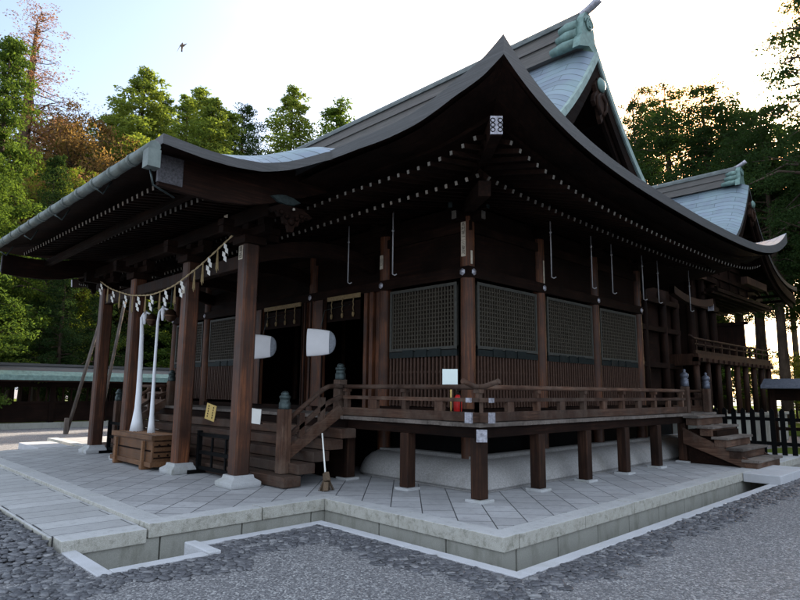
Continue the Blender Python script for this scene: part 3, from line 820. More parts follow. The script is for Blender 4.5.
# doorways
b=MB()
for x in(-4.57,-4.73):b.box(x-.045,x+.045,2.24,2.40,FZ+.1,3.42)
b.box(-4.2,-4.5,2.3,2.36,FZ+.1,3.42);b.build('door_jamb',M['pilz'],hall)
for x0,x1 in((-6.42,-5.98),(-6.72,-6.58),(-8.78,-8.3)):
    b=MB();b.box(x0,x1,2.22,2.28,FZ+.1,3.42)
    dr=b.build('door_leaf',M['pilz'],hall)
    b=MB();
    for xx in(x0+.02,x1-.02):b.box(xx-.018,xx+.018,2.2,2.222,FZ+.1,3.42)
    b.build('door_rail',M['dkz'],dr)
def fringe(x0,x1,y,z,n,label):
    r_=None
    b=MB();b.box(x0,x1,y-.015,y+.015,z-.085,z+.0);r_=b.build('blind_valance',M['gold'],hall)
    for i in range(n):
        x=x0+(x1-x0)*(i+.5)/n;b=MB()
        pts=[(x+.01*math.sin(k*1.6),y-.03,z-.07-k*.03) for k in range(10)]
        b.tube(pts,.009,6);b.lathe([(.016,-.07),(.026,-.02),(.02,.02),(.009,.03)],(x,y-.03,z-.38),10);b.build('tassel',M['gold'],r_)
    b=MB();b.box(x0,x1,y+.0,y+.02,z-.5,z-.13);b.build('blind',M['dkx'],r_)
fringe(-5.85,-4.85,2.205,3.44,3,'');fringe(-8.2,-6.78,2.205,3.44,4,'');
# front stairs side etc: veranda
VX=-1.41;VY=1.41
b=MB()
n=26
b2=0
def planks(x0,x1,y0,y1,along):
    a,c=(x0,x1) if along=='y' else (y0,y1);k=max(1,round((c-a)/.24))
    for i in range(k):
        p,q=a+(c-a)*i/k+.002,a+(c-a)*(i+1)/k-.002
        dz=rnd.uniform(-.002,.002)
        if along=='y':b.box(p,q,y0,y1,FZ-.055+dz,FZ+dz,0)
        else:b.box(x0,x1,p,q,FZ-.055+dz,FZ+dz,1)
planks(-14.2,-1.31,1.31,2.3,'y');planks(-2.3,-1.31,2.302,10.3,'x')
o=b.build('veranda_floor',[M['gyy'],M['gyx']],hall)
b=MB();b.box(-14.2,-1.36,1.36,1.46,FZ-.2,FZ-.058,0);b.box(-1.46,-1.36,1.462,10.2,FZ-.2,FZ-.058,1)
b.box(-4.2,-1.37,2.1,2.2,FZ-.2,FZ-.058,0);b.box(-2.2,-2.1,2.2,10,FZ-.2,FZ-.058,1)
b.build('veranda_beam',[M['dkx'],M['dky']],hall)
for (x,y) in [(VX,VY+1.41*i) for i in range(7)]+[(-2.76,VY),(-4.15,VY),(-11.4,VY),(-12.8,VY)]:
    b=MB();w_=.085;b.box(x-w_,x+w_,y-w_,y+w_,HP+.03,FZ-.2)
    o=b.build('veranda_post',M['dkz2'] if False else M['vpost'] if 'vpost' in M else M['dkz'],hall,bevel=.012)
    b=MB();b.box(x-.14,x+.14,y-.14,y+.14,HP-.02,HP+.03);b.build('post_pad',M['granite'],o,bevel=.008)
b=MB();b.beam((VX+.02,VY-.02,FZ-.15),(VX+.2,VY-.2,FZ-.15),.13,.15,0);b.beam((VX+.2,VY-.2,FZ-.15),(VX+.215,VY-.215,FZ-.15),.14,.16,1)
b.build('corner_beam_end',[M['dkx'],M['cap']],hall)
# railings
def railing(pa,pb,posts,ext0=None,ext1=None,caps=(False,False)):
    """pa,pb 2d ends, returns the part"""
    A=Vector((*pa,0));B=Vector((*pb,0));d=(B-A).normalized();L=(B-A).length
    ax='x' if abs(d.x)>.5 else 'y'
    z=lambda v:Vector((0,0,v))
    b=MB();b.beam(A+z(FZ+.075)-d*(.2 if ext0 else 0),B+z(FZ+.075)+d*(.2 if ext1 else 0),.10,.13,0)
    root=b.build('railing',M['wx'+ax],hall,bevel=.006)
    b=MB();pts=[]
    if ext0:pts+=[A-d*.34+z(FZ+.56),A-d*.24+z(FZ+.53),A-d*.1+z(FZ+.49)]
    pts+=[A+z(FZ+.48)]+[A+d*L*k/8+z(FZ+.48) for k in range(1,8)]+[B+z(FZ+.48)]
    if ext1:pts+=[B+d*.1+z(FZ+.49),B+d*.24+z(FZ+.53),B+d*.34+z(FZ+.56)]
    b.tube(pts,.036,12);b.build('top_rail',M['wx'+ax],root)
    b=MB();b.beam(A+z(FZ+.305)-d*(.2 if ext0 else 0),B+z(FZ+.305)+d*(.2 if ext1 else 0),.075,.055,0)
    b.build('middle_rail',M['wx'+ax],root,bevel=.004)
    if ext0:
        b=MB();b.beam(A-d*.2+z(FZ+.075),A-d*.235+z(FZ+.075),.108,.14,0);b.build('rail_end_cap',M['cap'],root)
        b=MB();b.beam(A-d*.2+z(FZ+.305),A-d*.23+z(FZ+.305),.083,.062,0);b.build('rail_end_cap',M['cap'],root)
    if ext1:
        b=MB();b.beam(B+d*.2+z(FZ+.075),B+d*.235+z(FZ+.075),.108,.14,0);b.build('rail_end_cap',M['cap'],root)
        b=MB();b.beam(B+d*.2+z(FZ+.305),B+d*.23+z(FZ+.305),.083,.062,0);b.build('rail_end_cap',M['cap'],root)
    for t in posts:
        p=A+d*t;b=MB();b.beam(p+z(FZ+.14),p+z(FZ+.276),.085,.085,0,up=d);b.beam(p+z(FZ+.333),p+z(FZ+.40),.06,.07,0,up=d);b.beam(p-d*.0+z(FZ+.4),p+z(FZ+.45),.12,.08,0,up=d)
        b.build('rail_strut',M['wxz'],root)
    for i in range(len(posts)-1):   # short blocks between the posts
        p=A+d*(posts[i]+posts[i+1])/2;b=MB();b.beam(p+z(FZ+.14),p+z(FZ+.276),.16,.06,0,up=d if False else Vector((0,0,1)).cross(d));b.build('rail_block',M['wxz'],root)
    return root
railing((-4.32,VY),(VX,VY),[.12,1.50,2.91],ext1=True)
railing((VX,VY),(VX,8.62),[.0,1.41,2.82,4.23,5.64,7.05],ext0=True)
railing((-14.1,VY),(-11.2,VY),[.1,.9,1.7,2.5])
railing((-2.2,10.05),(VX-.08,10.05),[.15,.55])
def newel(x,y,z0,z1,onion,r=.085):
    b=MB();b.box(x-r,x+r,y-r,y+r,z0,z1);o=b.build('newel_post',M['wxz'],hall,bevel=.012)
    b=MB()
    if onion:b.lathe([(.07,0),(.085,.01),(.085,.12),(.07,.13),(.09,.15),(.06,.17),(.085,.2),(.095,.24),(.08,.28),(.035,.31),(.025,.33),(.04,.35),(.02,.375),(0,.385)],(x,y,z1),18)
    else:b.lathe([(.088,0),(.092,.01),(.092,.10),(.078,.11),(.078,.16),(.088,.17),(.088,.20),(.06,.215),(.066,.24),(.04,.27),(0,.28)],(x,y,z1),18)
    b.build('finial',M['slate'] if onion else M['metal'],o)
newel(-4.4,VY,FZ,1.78,False);newel(-11.1,VY,FZ,1.78,False)
newel(-4.28,.22,.33,1.30,False);newel(-11.22,.22,.33,1.30,False)
newel(VX,8.72,FZ,1.76,True,.075);newel(VX,10.02,FZ,1.72,True,.075)
# front stairs
st=MB();st.box(-11.4,-4.1,1.3,1.36,HP,1.1);stairs=st.build('front_stairs',M['dkx'],hall)
for i in range(6):
    z1=HP+.165*(i+1);y0=.0+.27*i
    if i==5:break
    b=MB();x1=-3.93-(0 if i else -.02);b.box(-15.5-x1,x1,y0,y0+.31,z1-.155,z1);b.build('step',M['stepw'],stairs,bevel=.012)
for x in(-4.3,-11.2):
    b=MB();b.beam((x,.3,.62),(x,1.36,1.27),.10,.17,0);sr=b.build('stair_rail',M['wxy'],stairs,bevel=.008)
    b=MB();b.beam((x,.29,.86),(x,1.05,1.38),.07,.07,0);b.beam((x,1.04,1.375),(x,1.36,1.50),.07,.07,0);b.build('middle_rail',M['wxy'],sr,bevel=.006)
    b=MB();b.tube([(x,.27,1.10),(x,.5,1.27),(x,.8,1.49),(x,.95,1.6),(x,1.08,1.655),(x,1.2,1.665),(x,1.36,1.66)],.04,12);b.build('top_rail',M['wxy'],sr)
    for y,z in((.55,.86),(.95,1.1)):
        b=MB();b.box(x-.035,x+.035,y-.05,y+.05,z,z+.38);b.build('rail_strut',M['wxz'],sr)
# side stairs (descend towards +x)
b=MB();b.box(-1.3,-.3,8.4,9.75,HP,.5);b.box(-1.3,-.7,8.4,9.75,.5,.85);sst=b.build('side_stairs',M['dky'],hall)
for i in range(5):
    z=FZ-.04-.205*i;x=-1.30+.27*i;b=MB();b.box(x-.02,x+.30,8.25,9.9,z-.05,z,0);b.box(x+.02,x+.25,8.3,9.85,z-.2,z-.052,1)
    b.build('step',[M['gyy'],M['wxy']],sst,bevel=.006)
for y in(8.34,9.81):
    b=MB();vs=[]
    poly=[(-1.36,FZ-.3),(-1.36,FZ-.62),(-.25,HP+.0),(.0,HP),(.0,HP+.1)]
    n=len(poly);vs=[(a,y-.03,c) for a,c in poly]+[(a,y+.03,c) for a,c in poly]
    b.add(vs,[tuple(range(n)),tuple(range(n,2*n))[::-1]]+[(i,(i+1)%n,n+(i+1)%n,n+i) for i in range(n)]);b.build('stringer',M['wxx'],sst)
# plaster mound below the hall
def mound():
    b=MB();prof=[(0,HP),(0,HP+.035),(.03,HP+.037),(.03,HP+.06),(-.01,HP+.16),(-.08,HP+.27),(-.2,HP+.36),(-.34,HP+.41),(-.37,HP+.41),(-.37,HP+.45),(-.62,HP+.45)]
    x1,x0,y0,y1=-1.74,-13.7,1.9,11.
    path=[]
    # left end rounded, cut for the stairs : from (-4.55,3.4) round to the corner then along the side
    def off(o):   # outline offset inward by -o
        o=-o
        return [(-4.62+o,3.4),(-4.62+o,2.35),(-4.6+o*.9,2.15+o*.2),(-4.5+o*.7,2.0+o*.6),(-4.3+o*.3,1.92+o*.95),(-4.0,1.9+o),(-3.4,1.9+o),(-2.6,1.9+o),(x1-.08-o,1.9+o),(x1-.02-o,1.92+o),(x1-o,1.98+o),(x1-o,4),(x1-o,6),(x1-o,8),(x1-o,y1)]
    G=[]
    for (o,z) in prof: G.append([(x,y,z) for x,y in off(o)])
    b.grid(G,0,True)
    o=b.build('plaster_mound',M['plaster'],hall)
    b=MB()
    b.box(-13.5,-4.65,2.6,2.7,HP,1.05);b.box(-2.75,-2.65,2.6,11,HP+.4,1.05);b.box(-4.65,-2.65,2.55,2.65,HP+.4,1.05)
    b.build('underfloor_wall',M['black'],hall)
mound()
# ---- porch structure
PPX=[-4.61,-6.6,-9.06,-10.93];PPY=-.34
def porch_pillar(x):
    b=MB();w_=.125;c=.028
    o8=[(-w_+c,-w_),(w_-c,-w_),(w_,-w_+c),(w_,w_-c),(w_-c,w_),(-w_+c,w_),(-w_,w_-c),(-w_,-w_+c)]
    vs=[(x+a,PPY+d,z) for z in(HP+.17,3.86) for a,d in o8]
    b.add(vs,[tuple(range(8))[::-1],tuple(range(8,16))]+[(i,(i+1)%8,8+(i+1)%8,8+i) for i in range(8)])
    o=b.build('porch_pillar',M['pilz'],hall)
    b=MB()
    def ring(r,z):return [(x-r,PPY-r,z),(x+r,PPY-r,z),(x+r,PPY+r,z),(x-r,PPY+r,z)]
    zs_=[(.24,HP),(.25,HP+.03),(.25,HP+.075),(.215,HP+.10),(.175,HP+.125),(.165,HP+.172)]
    vs=[p for r,z in zs_ for p in ring(r,z)];fs=[]
    for i in range(len(zs_)-1):
        for k in range(4):fs.append((i*4+k,i*4+(k+1)%4,i*4+4+(k+1)%4,i*4+4+k))
    fs.append(tuple(range(len(vs)-4,len(vs))));b.add(vs,fs);b.build('plinth',M['granite'],o,bevel=.006)
    # head bracket
    b=MB();b.box(x-.19,x+.19,PPY-.19,PPY+.19,3.862,3.98);b.box(x-.55,x+.55,PPY-.07,PPY+.07,3.981,4.1)
    b.box(x-.065,x+.065,PPY-.5,PPY+.5,3.985,4.095)
    for dx,dy in((-.46,0),(0,0),(.46,0),(0,-.42),(0,.42)):b.box(x+dx-.09,x+dx+.09,PPY+dy-.09,PPY+dy+.09,4.101,4.2)
    b.build('bracket',M['dkx'],o)
    return o
pps=[porch_pillar(x) for x in PPX]
b=MB();b.box(-11.6,-3.95,PPY-.09,PPY+.09,4.21,4.44);b.box(-11.0,-4.5,PPY-.08,PPY+.08,3.5,3.72,1)
b.build('porch_beam',[M['dkx'],M['vpost']],hall,bevel=.02)
b=MB()
for x in(-3.95,-11.6):
    pass
# curved beams tying porch pillars to the hall
for x in PPX:
    b=MB();pts=[]
    P=[]
    for k in range(13):
        t=k/12;y=PPY+.1+(2.3-PPY-.1)*t;zc=3.72+.25*math.sin(math.pi*t*.9)+.1*t;P.append([(x-.07,y,zc-.13),(x+.07,y,zc-.13),(x+.07,y,zc+.13),(x-.07,y,zc+.13),(x-.07,y,zc-.13)])
    b.grid(P,0,False);b.build('rainbow_beam',M['dky'],hall)
# verge bargeboards of the porch with pendant
def porch_verge(xs,d):
    b=MB();ys=lin(-2.28,1.2,26)
    x=xs;P=[]
    for y in ys:
        ze=(zedge(y) or (4.92+.42*(y+.2)))-.1;t=max(0,(y+2.28)/3.5)
        hgt=.42-.12*math.sin(min(1,t*1.6)*math.pi)*0
        top=ze+.05;bot=ze-hgt+.02
        P.append([(x+.04,y,top),(x+.04,y,bot),(x-.04,y,bot),(x-.04,y,top),(x+.04,y,top)])
    b.grid(P,0,False);e=P[0];b.add(e[:4],[(0,1,2,3)],1)
    o=b.build('bargeboard',[M['dky'],M['dky']],porch_roof)
    # foot fitting
    b=MB();y0=-2.29;z=zedge(y0)
    xa,xb=sorted((x-.0*d,x+.048*d));b.box(xa,xb,-2.3,-1.98,z-.46,z-.10)
    b.build('bargeboard_fitting',M['cap2'],o)
    b=MB();yy,zz=-.42,4.34
    pts=[(-.27,.01),(-.14,.06),(0,.08),(.14,.06),(.27,.01),(.14,-.06),(0,-.08),(-.14,-.06)]
    n=8;xo=x+.045*d;vs=[(xo,yy+a,zz+c) for a,c in pts]+[(xo+.03*d,yy+a*.9,zz+c*.85) for a,c in pts]
    b.add(vs,[tuple(range(8)),tuple(range(8,16))]+[(i,(i+1)%8,8+(i+1)%8,8+i) for i in range(8)]);b.build('diamond_fitting',M['metal'],o)
    b=MB()
    prof=[(-.62,.0),(-.5,-.06),(-.42,-.02),(-.34,-.12),(-.25,-.09),(-.2,-.22),(-.1,-.24),(-.06,-.36),(.06,-.36),(.1,-.24),(.2,-.22),(.25,-.09),(.34,-.12),(.42,-.02),(.5,-.06),(.62,.0),(.3,.12),(-.3,.12)]
    prof=[(a*.62,c*.8) for a,c in prof];n=len(prof);zc=4.17;yc=-.32
    vs=[(x+.0*d,yc+a,zc+c) for a,c in prof]+[(x+.06*d,yc+a,zc+c) for a,c in prof]
    b.add(vs,[tuple(range(n)),tuple(range(n,2*n))[::-1]]+[(i,(i+1)%n,n+(i+1)%n,n+i) for i in range(n)])
    for (a,c,r_) in((-.28,-.03,.06),(.28,-.03,.06),(0,-.17,.09),(-.14,-.1,.05),(.14,-.1,.05)):
        a*=.62;c*=.8;r_*=.7;b.lathe([(0,0),(r_,0),(r_*.8,d*.03),(r_*.35,d*.05),(0,d*.05)],(x+.06*d,yc+a,zc+c),10,axis='x')
    b.build('carved_pendant',M['dky'],o)
    b=MB();b.lathe([(0,0),(.02,0),(.02,d*.03),(0,d*.035)],(x+.1*d,yc,zc+.04),10,axis='x');b.build('pendant_stud',M['white'],o)
M['cap2']=simple('pale carved metal plate',(.07,.068,.075),.55,.3,.7,38)
porch_verge(-3.55,1);porch_verge(2*CX+3.55,-1)
# porch ceiling beams across
b=MB();
for y in(-1.42,):b.box(-11.8,-3.7,y-.06,y+.06,4.38,4.5)
b.box(-11.7,-3.8,.9,1.02,4.45,4.6);b.build('porch_purlin',M['dkx'],hall)
# ---- text slips
FONTOK=True
def text_mesh(s,size,mat,name,parent,M4,depth=.0008):
    cu=bpy.data.curves.new(name,'FONT');cu.body=s;cu.size=size;cu.align_x='CENTER';cu.align_y='CENTER';cu.extrude=depth;cu.space_line=.95
    ob=bpy.data.objects.new(name+'_t',cu);COL.objects.link(ob)
    dg=bpy.context.evaluated_depsgraph_get();me=bpy.data.meshes.new_from_object(ob.evaluated_get(dg));bpy.data.objects.remove(ob)
    me.materials.clear();me.materials.append(mat)
    me.transform(Matrix.Translation(-wloc(parent))@M4)
    o=bpy.data.objects.new(name,me);COL.objects.link(o);o.parent=parent;return o
def facing(pos,nrm,up=(0,0,1)):
    n=Vector(nrm).normalized();u=Vector(up);x=u.cross(n).normalized();y=n.cross(x)
    m=Matrix((x,y,n)).transposed().to_4x4();m.translation=Vector(pos);return m
def slip(x,y,z,nrm,w_,h,s,parent,mat='slip',thick=.004):
    n=Vector(nrm).normalized();c=Vector((x,y,z))
    b=MB();b.beam(c-Vector((0,0,h/2)),c+Vector((0,0,h/2)),w_,thick,0,up=n);o=b.build('paper_slip',M[mat],parent)
    if s:text_mesh('\n'.join(s),w_*.86,M['ink'],'slip_lettering',parent,facing(c+n*(thick/2+.002),nrm))
p=pills[(PX[0],PYs[0])];nn=Vector((.12,-.99,0)).normalized()
c=Vector((PX[0],PYs[0],0))+nn*.122
slip(c.x,c.y,4.19,nn,.085,.30,'高村祥一',p);slip(c.x,c.y,3.90,nn,.085,.27,'三泉司',p)
nn=Vector((.95,-.3,0)).normalized();c=Vector((PX[0],PYs[0],0))+nn*.122;slip(c.x,c.y,3.75,nn,.035,.22,None,p)
p=pills[(PX[1],PYs[0])];slip(PX[1],PYs[0]-.125,3.95,(0,-1,0),.085,.26,'川口',p)
p=pills[(PX[0],PYs[1])];slip(PX[0]+.122,PYs[1]-.0,3.78,(1,0,0),.035,.5,None,p)
slip(PPX[0]-.03,PPY-.128,3.73,(0,-1,0),.12,.22,'開祖',pps[0])
slip(PPX[1]+.0,PPY-.128,3.35,(0,-1,0),.10,.12,None,pps[1]);slip(-5.2,PPY-.12,4.33,(0,-1,0),.12,.26,None,hall,'slip')
# ---- heiden behind (dark connecting wing)
b=MB();b.box(-12,-3.3,8.7,13.2,.9,4.6);hw=b.build('rear_wing',M['dky'],hall)
for y in(9.6,10.9,12.2,13.1):
    b=MB();b.lathe([(.11,HP),(.11,4.5)],(-3.2,y,0),20);b.build('pillar',M['dkz'],hw)
b=MB()
for z in(1.3,2.3,3.3,4.1):b.box(-3.28,-3.1,8.7,13.2,z,z+.14)
b.build('tie_beam',M['dky'],hw)
# ------------------------------------------------------------------ inner sanctuary behind
hon=empty('sanctuary_building',(-6.5,18,0),'smaller shrine building behind the hall with its own copper ridge and railed balcony on posts','shrine')
HY=18.0;HHD=5.6;HXR=-2.25;HXL=-12.5
def hz(y):
    d=abs(y-HY);u=max(0,1-d/HHD);return 5.95+3.2*(.2*u+.8*u**3.6)
b=MB();rows=[];uvs=[]
for i in range(41):
    y=HY-HHD+2*HHD*i/40;row=[];uv=[]
    for j in range(41):
        t=j/40;x=HXL+(HXR-HXL)*t;dd=min(HXR-x,x-HXL);k=max(0,1-dd/.6)
        row.append((x,y,hz(y)-.22*k*k+.25*math.exp(-dd/1.)*(abs(y-HY)/HHD)**4));uv.append((x,abs(y-HY)*1.2))
    rows.append(row[::-1]);uvs.append(uv[::-1])
b.slab(rows,.16,0,1,2,uvs);hroof=b.build('roof',roof_mats,hon)
hr_=ridge(HXL+.3,HXR-.35,HY,9.05,.6,hroof,.9);oni(HXR-.33,HY,9.05,.6,hr_,1,.8)
hzf=lambda y:hz(y)-.22
gable(HXR,HXR-1.2,1,hroof,hzf,HY,HY-HHD+.3,HY+HHD-.3,5.4)
b=MB();b.box(-11,-3.6,15.2,17.2,1.2,6.2);hb=b.build('wall',M['dkz'],hon)
for x,y in((-3.5,15.2),(-3.5,16.2),(-3.5,17.2)):
    b=MB();b.lathe([(.13,1.1),(.13,6.)],(x,y,0),18);b.build('pillar',M['dkz'],hon)
for z in(3.1,4.4,5.4):
    b=MB();b.box(-3.45,-3.3,15.1,17.3,z,z+.18);b.build('tie_beam',M['dky'],hon)
b=MB();b.box(-11,-2.45,12.6,19.9,2.62,2.72);b.box(-2.6,-2.42,12.6,19.9,2.5,2.62);b.box(-11,-2.45,12.6,12.75,2.4,2.62);bal=b.build('balcony',M['vpost'],hon)
b=MB();b.box(-2.58,-2.5,12.6,19.9,2.73,2.82);b.box(-2.57,-2.51,12.6,19.9,2.98,3.02);b.tube([(-2.54,12.3,3.22),(-2.54,12.6,3.15),(-2.54,19.6,3.15),(-2.54,20.1,3.25)],.035,8)
for i in range(11):b.box(-2.57,-2.51,12.7+i*.7,12.76+i*.7,2.82,3.12)
b.build('railing',M['vpost'],bal)
for i in range(9):
    b=MB();y=12.7+i*.88;b.lathe([(.085,1.0),(.085,2.5)],(-2.55,y,0),14);o=b.build('balcony_post',M['vpost'],hon)
for i in range(16):
    b=MB();b.box(-2.5,-2.36,12.7+i*.46,12.78+i*.46,2.5,2.6);b.build('balcony_bracket',M['vpost'],bal)
b=MB();b.box(-3.5,-2.62,17.5,17.56,2.72,3.95);b.box(-3.55,-2.5,17.46,17.6,3.95,4.05);b.build('side_screen',M['dkz'],hon)
b=MB();b.box(-12,-2.25,12.2,20.5,0,.9);b.box(-12.1,-2.15,12.1,20.6,.901,1.0);b.build('stone_base',M['granite_low'],hon,bevel=.02)
b=MB()
for i in range(30):
    y=HY-HHD+.2+i*(2*HHD-.4)/29
    for side in(0,):
        pass
for i in range(34):
    x=HXR-.15-i*.3
    b.beam((x,HY-HHD+.1,5.78),(x,HY-3,6.5),.08,.1,0);b.beam((x,HY+HHD-.1,5.78),(x,HY+3,6.5),.08,.1,0)
o=b.build('rafter',M['dky'],hon);o['kind']='stuff'
b=MB();P=[]
for k in range(11):
    t=k/10;y=10.9+2.9*t;z=4.15-.02*t+.16*(2*t-1)**2;P.append([(-2.5,y,z-.1),(-2.34,y,z-.1),(-2.34,y,z+.1),(-2.5,y,z+.1),(-2.5,y,z-.1)])
b.grid(P,0,False);b.box(-2.5,-2.34,13.8,13.82,4.04,4.24,1);b.build('porch_beam',[M['vpost'],M['cap']],hon)
b=MB();b.box(-2.6,-2.4,17.5,19.8,5.35,5.6,0);b.build('purlin_end',M['vpost'],hon)
b=MB();b.box(-2.55,-2.35,13.0,13.4,4.9,5.15,0);b.build('purlin_end',M['vpost'],hon)
b=MB();b.box(-11,-2.95,16.2,22.6,5.0,5.12)
b.build('soffit',M['dky'],hon)
b=MB()
for i in range(30):b.box(-11+i*.272,-10.93+i*.272,16.0,22.8,4.92,4.998)
o=b.build('rafter',M['dky'],hon);o['kind']='stuff'
# ------------------------------------------------------------------ things on and around the hall
def offering():
    t=empty('offering_box',(-8.05,-.3,HP),'brown wooden offering box below the two white bell cloths between porch pillars','offering box')
    x0,x1,y0,y1=-9.02,-7.12,-.62,-.06;z0,z1=HP+.13,HP+.56
    b=MB();b.box(x0,x1,y0,y1,z0,z1);o=b.build('box_body',M['box'],t,bevel=.01)
    b=MB()
    for (a,c,zz) in((x0-.03,x1+.03,z1+.001),(x0-.03,x1+.03,z0-.03)):
        b.box(a,c,y0-.035,y0+.04,zz-.045,zz+.04);b.box(a,c,y1-.04,y1+.035,zz-.045,zz+.04)
        b.box(a,a+.09,y0+.041,y1-.041,zz-.045,zz+.04);b.box(c-.09,c,y0+.041,y1-.041,zz-.045,zz+.04)
    b.build('box_frame',M['box'],t,bevel=.008)
    b=MB()
    for k in range(9):
        y=y0+.07+k*.053;b.beam((x0+.06,y,z1+.015),(x1-.06,y,z1+.015),.03,.03,0,up=(0,1,1))
    b.build('grille',M['box'],t)
    for x in(x0+.3,x1-.3):
        b=MB();vs=[]
        b.beam((x,y0-.05,HP),(x,y0-.045,z1-.06),.07,.05,0,up=(0,1,0));b.box(x-.05,x+.05,y0-.08,y0+.1,HP,HP+.1);b.build('leg',M['box'],t,bevel=.006)
        b=MB();b.box(x-.05,x+.05,y1-.1,y1+.08,HP,HP+.1)
        b.build('leg',M['box'],t,bevel=.006)
    b=MB()
    for z in(.08,.18,.28,.38):b.box(x1,x1+.012,y0+.03,y1-.03,z0+z-.012,z0+z+.012);
    for z in(.12,.3):
        for y in(-.5,-.34,-.18):b.lathe([(0,0),(.02,0),(.016,.014),(0,.018)],(x1+.01,y,z0+z),8,axis='x')
    b.build('end_fitting',M['dkx'],t)
    b=MB();b.box(x0+.06,x1-.06,y0-.012,y0,z0+.19,z0+.215);b.build('front_groove',M['dkx'],t)
offering()
def bell(x,y,z,pts,rr,lab):
    t=empty('shrine_bell',(x,y,z),lab,'bell',group='bells hanging over the offering box')
    b=MB();b.lathe([(r_*.85,q*.85) for r_,q in [(0,-.15),(.05,-.14),(.11,-.1),(.135,-.03),(.15,-.02),(.15,.0),(.135,.01),(.12,.08),(.07,.13),(.02,.15),(0,.15)]],(x,y,z),20);b.build('bell_body',M['bronze'],t)
    b=MB();b.tube([(x,y,z+.14),(x,y,z+.85)],.012,6);b.build('hanger',M['metal'],t)
    b=MB();b.tube(pts,rr,12);b.build('bell_cloth',M['cloth'],t)
    b=MB();b.tube([Vector(pts[1])+Vector((.0,.0,.03)),Vector(pts[1])+Vector((.05,-.02,-.12)),Vector(pts[1])+Vector((.07,-.03,-.26))],[.03,.04,.02],8);b.build('cloth_knot',M['cloth'],t)
b1=[(-8.70,-.2,3.12),(-8.80,-.26,3.16),(-8.86,-.3,3.04),(-8.80,-.3,2.7),(-8.76,-.3,2.2),(-8.73,-.3,1.6),(-8.72,-.3,1.2),(-8.71,-.3,.95),(-8.71,-.3,.74)]
bell(-8.68,-.16,3.0,b1,[.02,.035,.036,.04,.047,.055,.065,.10,.135],'bronze bell nearer the far pillar, with the wider flared white cloth hanging from it')
b1=[(-7.80,-.2,3.12),(-7.92,-.26,3.17),(-8.04,-.28,3.11),(-8.09,-.28,2.9),(-8.09,-.28,2.2),(-8.08,-.28,1.6),(-8.06,-.28,1.1),(-8.05,-.28,.9),(-8.04,-.28,.74)]
bell(-7.80,-.16,3.02,b1,[.018,.026,.026,.026,.028,.032,.042,.06,.075],'bronze bell nearer the middle pillar, with the narrow white cloth rope hanging from it')
def shimenawa():
    t=empty('straw_rope',(-8,-.52,3.4),'thin sagging straw rope with white zigzag papers strung across the porch pillars','sacred rope')
    key=[(-11.2,4.14),(-10.2,3.78),(-9.0,3.50),(-7.9,3.39),(-6.9,3.45),(-5.8,3.72),(-4.75,4.06)]
    def zr(x):
        for (a,za),(c,zc) in zip(key,key[1:]):
            if a<=x<=c:
                return za+(zc-za)*(x-a)/(c-a)
    xs=lin(-11.2,-4.75,120);zz=[zr(x) for x in xs]
    for _ in range(30): zz=[zz[0]]+[(zz[i-1]+zz[i]*2+zz[i+1])/4 for i in range(1,len(zz)-1)]+[zz[-1]]
    Y=-.52
    b=MB()
    for ph in(0,math.pi):
        b.tube([(x,Y+.008*math.cos(k*.9+ph),z+.008*math.sin(k*.9+ph)) for k,(x,z) in enumerate(zip(xs,zz))],.009,6)
    rope=b.build('rope',M['rope'],t)
    f=lambda x:zz[int((x+11.2)/6.45*120)]
    for x in(-10.75,-9.95,-9.2,-8.5,-7.85,-7.2,-6.55,-5.55,-5.02):
        b=MB();z=f(x)-.02;dx=0
        u=Vector((.8,.6,0));n_=Vector((.6,-.8,0));hh=1.1 if abs(x)<9 else .95
        for k in range(4):
            z0=z-k*.062*hh;o=(.022 if k%2 else -.012);w_=.046*hh;yy=Vector((x,Y-.03-.01*k,0))
            q=[yy+u*o+Vector((0,0,z0)),yy+u*(o+w_)+Vector((0,0,z0-.035)),yy+u*(o+w_)+Vector((0,0,z0-.035-.075*hh)),yy+u*o+Vector((0,0,z0-.075*hh))]
            b.add(q+[v+n_*.003 for v in q],[(0,1,2,3),(7,6,5,4),(0,4,5,1),(1,5,6,2),(2,6,7,3),(3,7,4,0)])
        b.build('zigzag_paper',M['paper'],t)
    for x in(-10.35,-9.6,-8.85,-8.18,-7.5,-6.85,-6.1,-5.8,-5.3):
        b=MB();z=f(x)
        for k in range(5):
            a=(k-2)*.012;b.tube([(x+a*.3,Y,z),(x+a,Y-.008*(k%2),z-.15),(x+a*1.9,Y,z-.32-.03*(k%3))],.006,5)
        b.build('straw_tassel',M['straw'],t)
shimenawa()
def lantern(x,y,z,lab,k=1.13):
    t=empty('lantern',(x,y,z),lab,'lantern',group='white lanterns by the doorways')
    ax=Vector((.76,.65,0)).normalized();a2=Vector((-.65,.76,0))
    def body(prof,name,mat):
        b=MB();n=32;vs=[];fs=[]
        for r,q in prof:
            for i in range(n):
                th=2*math.pi*i/n;vs.append(Vector((x,y,z))+ax*q*k+a2*(r*.22*math.cos(th))*k+Vector((0,0,r*math.sin(th)*k)))
        for i in range(len(prof)-1):
            for j in range(n):fs.append((i*n+j,i*n+(j+1)%n,(i+1)*n+(j+1)%n,(i+1)*n+j))
        b.add(vs,fs,0,True);b.add(vs[:n],[tuple(range(n))]);b.add(vs[-n:],[tuple(range(n))]);b.build(name,mat,t)
    body([(.225,-.2),(.227,-.19),(.219,-.05),(.207,.06),(.188,.165)],'lantern_paper',M['lantern'])
    body([(.186,.167),(.184,.18),(.176,.19),(.172,.202),(.158,.212),(.152,.224),(.13,.235),(.118,.246),(.09,.256),(.05,.268),(.01,.272)],'ribbed_end',M['lrib'])
    b=MB();b.tube([(x,y,z+.2),(x,y+.1,z+.6),(x,y+.75,z+.8)],.006,6);b.build('hanger',M['metal'],t)
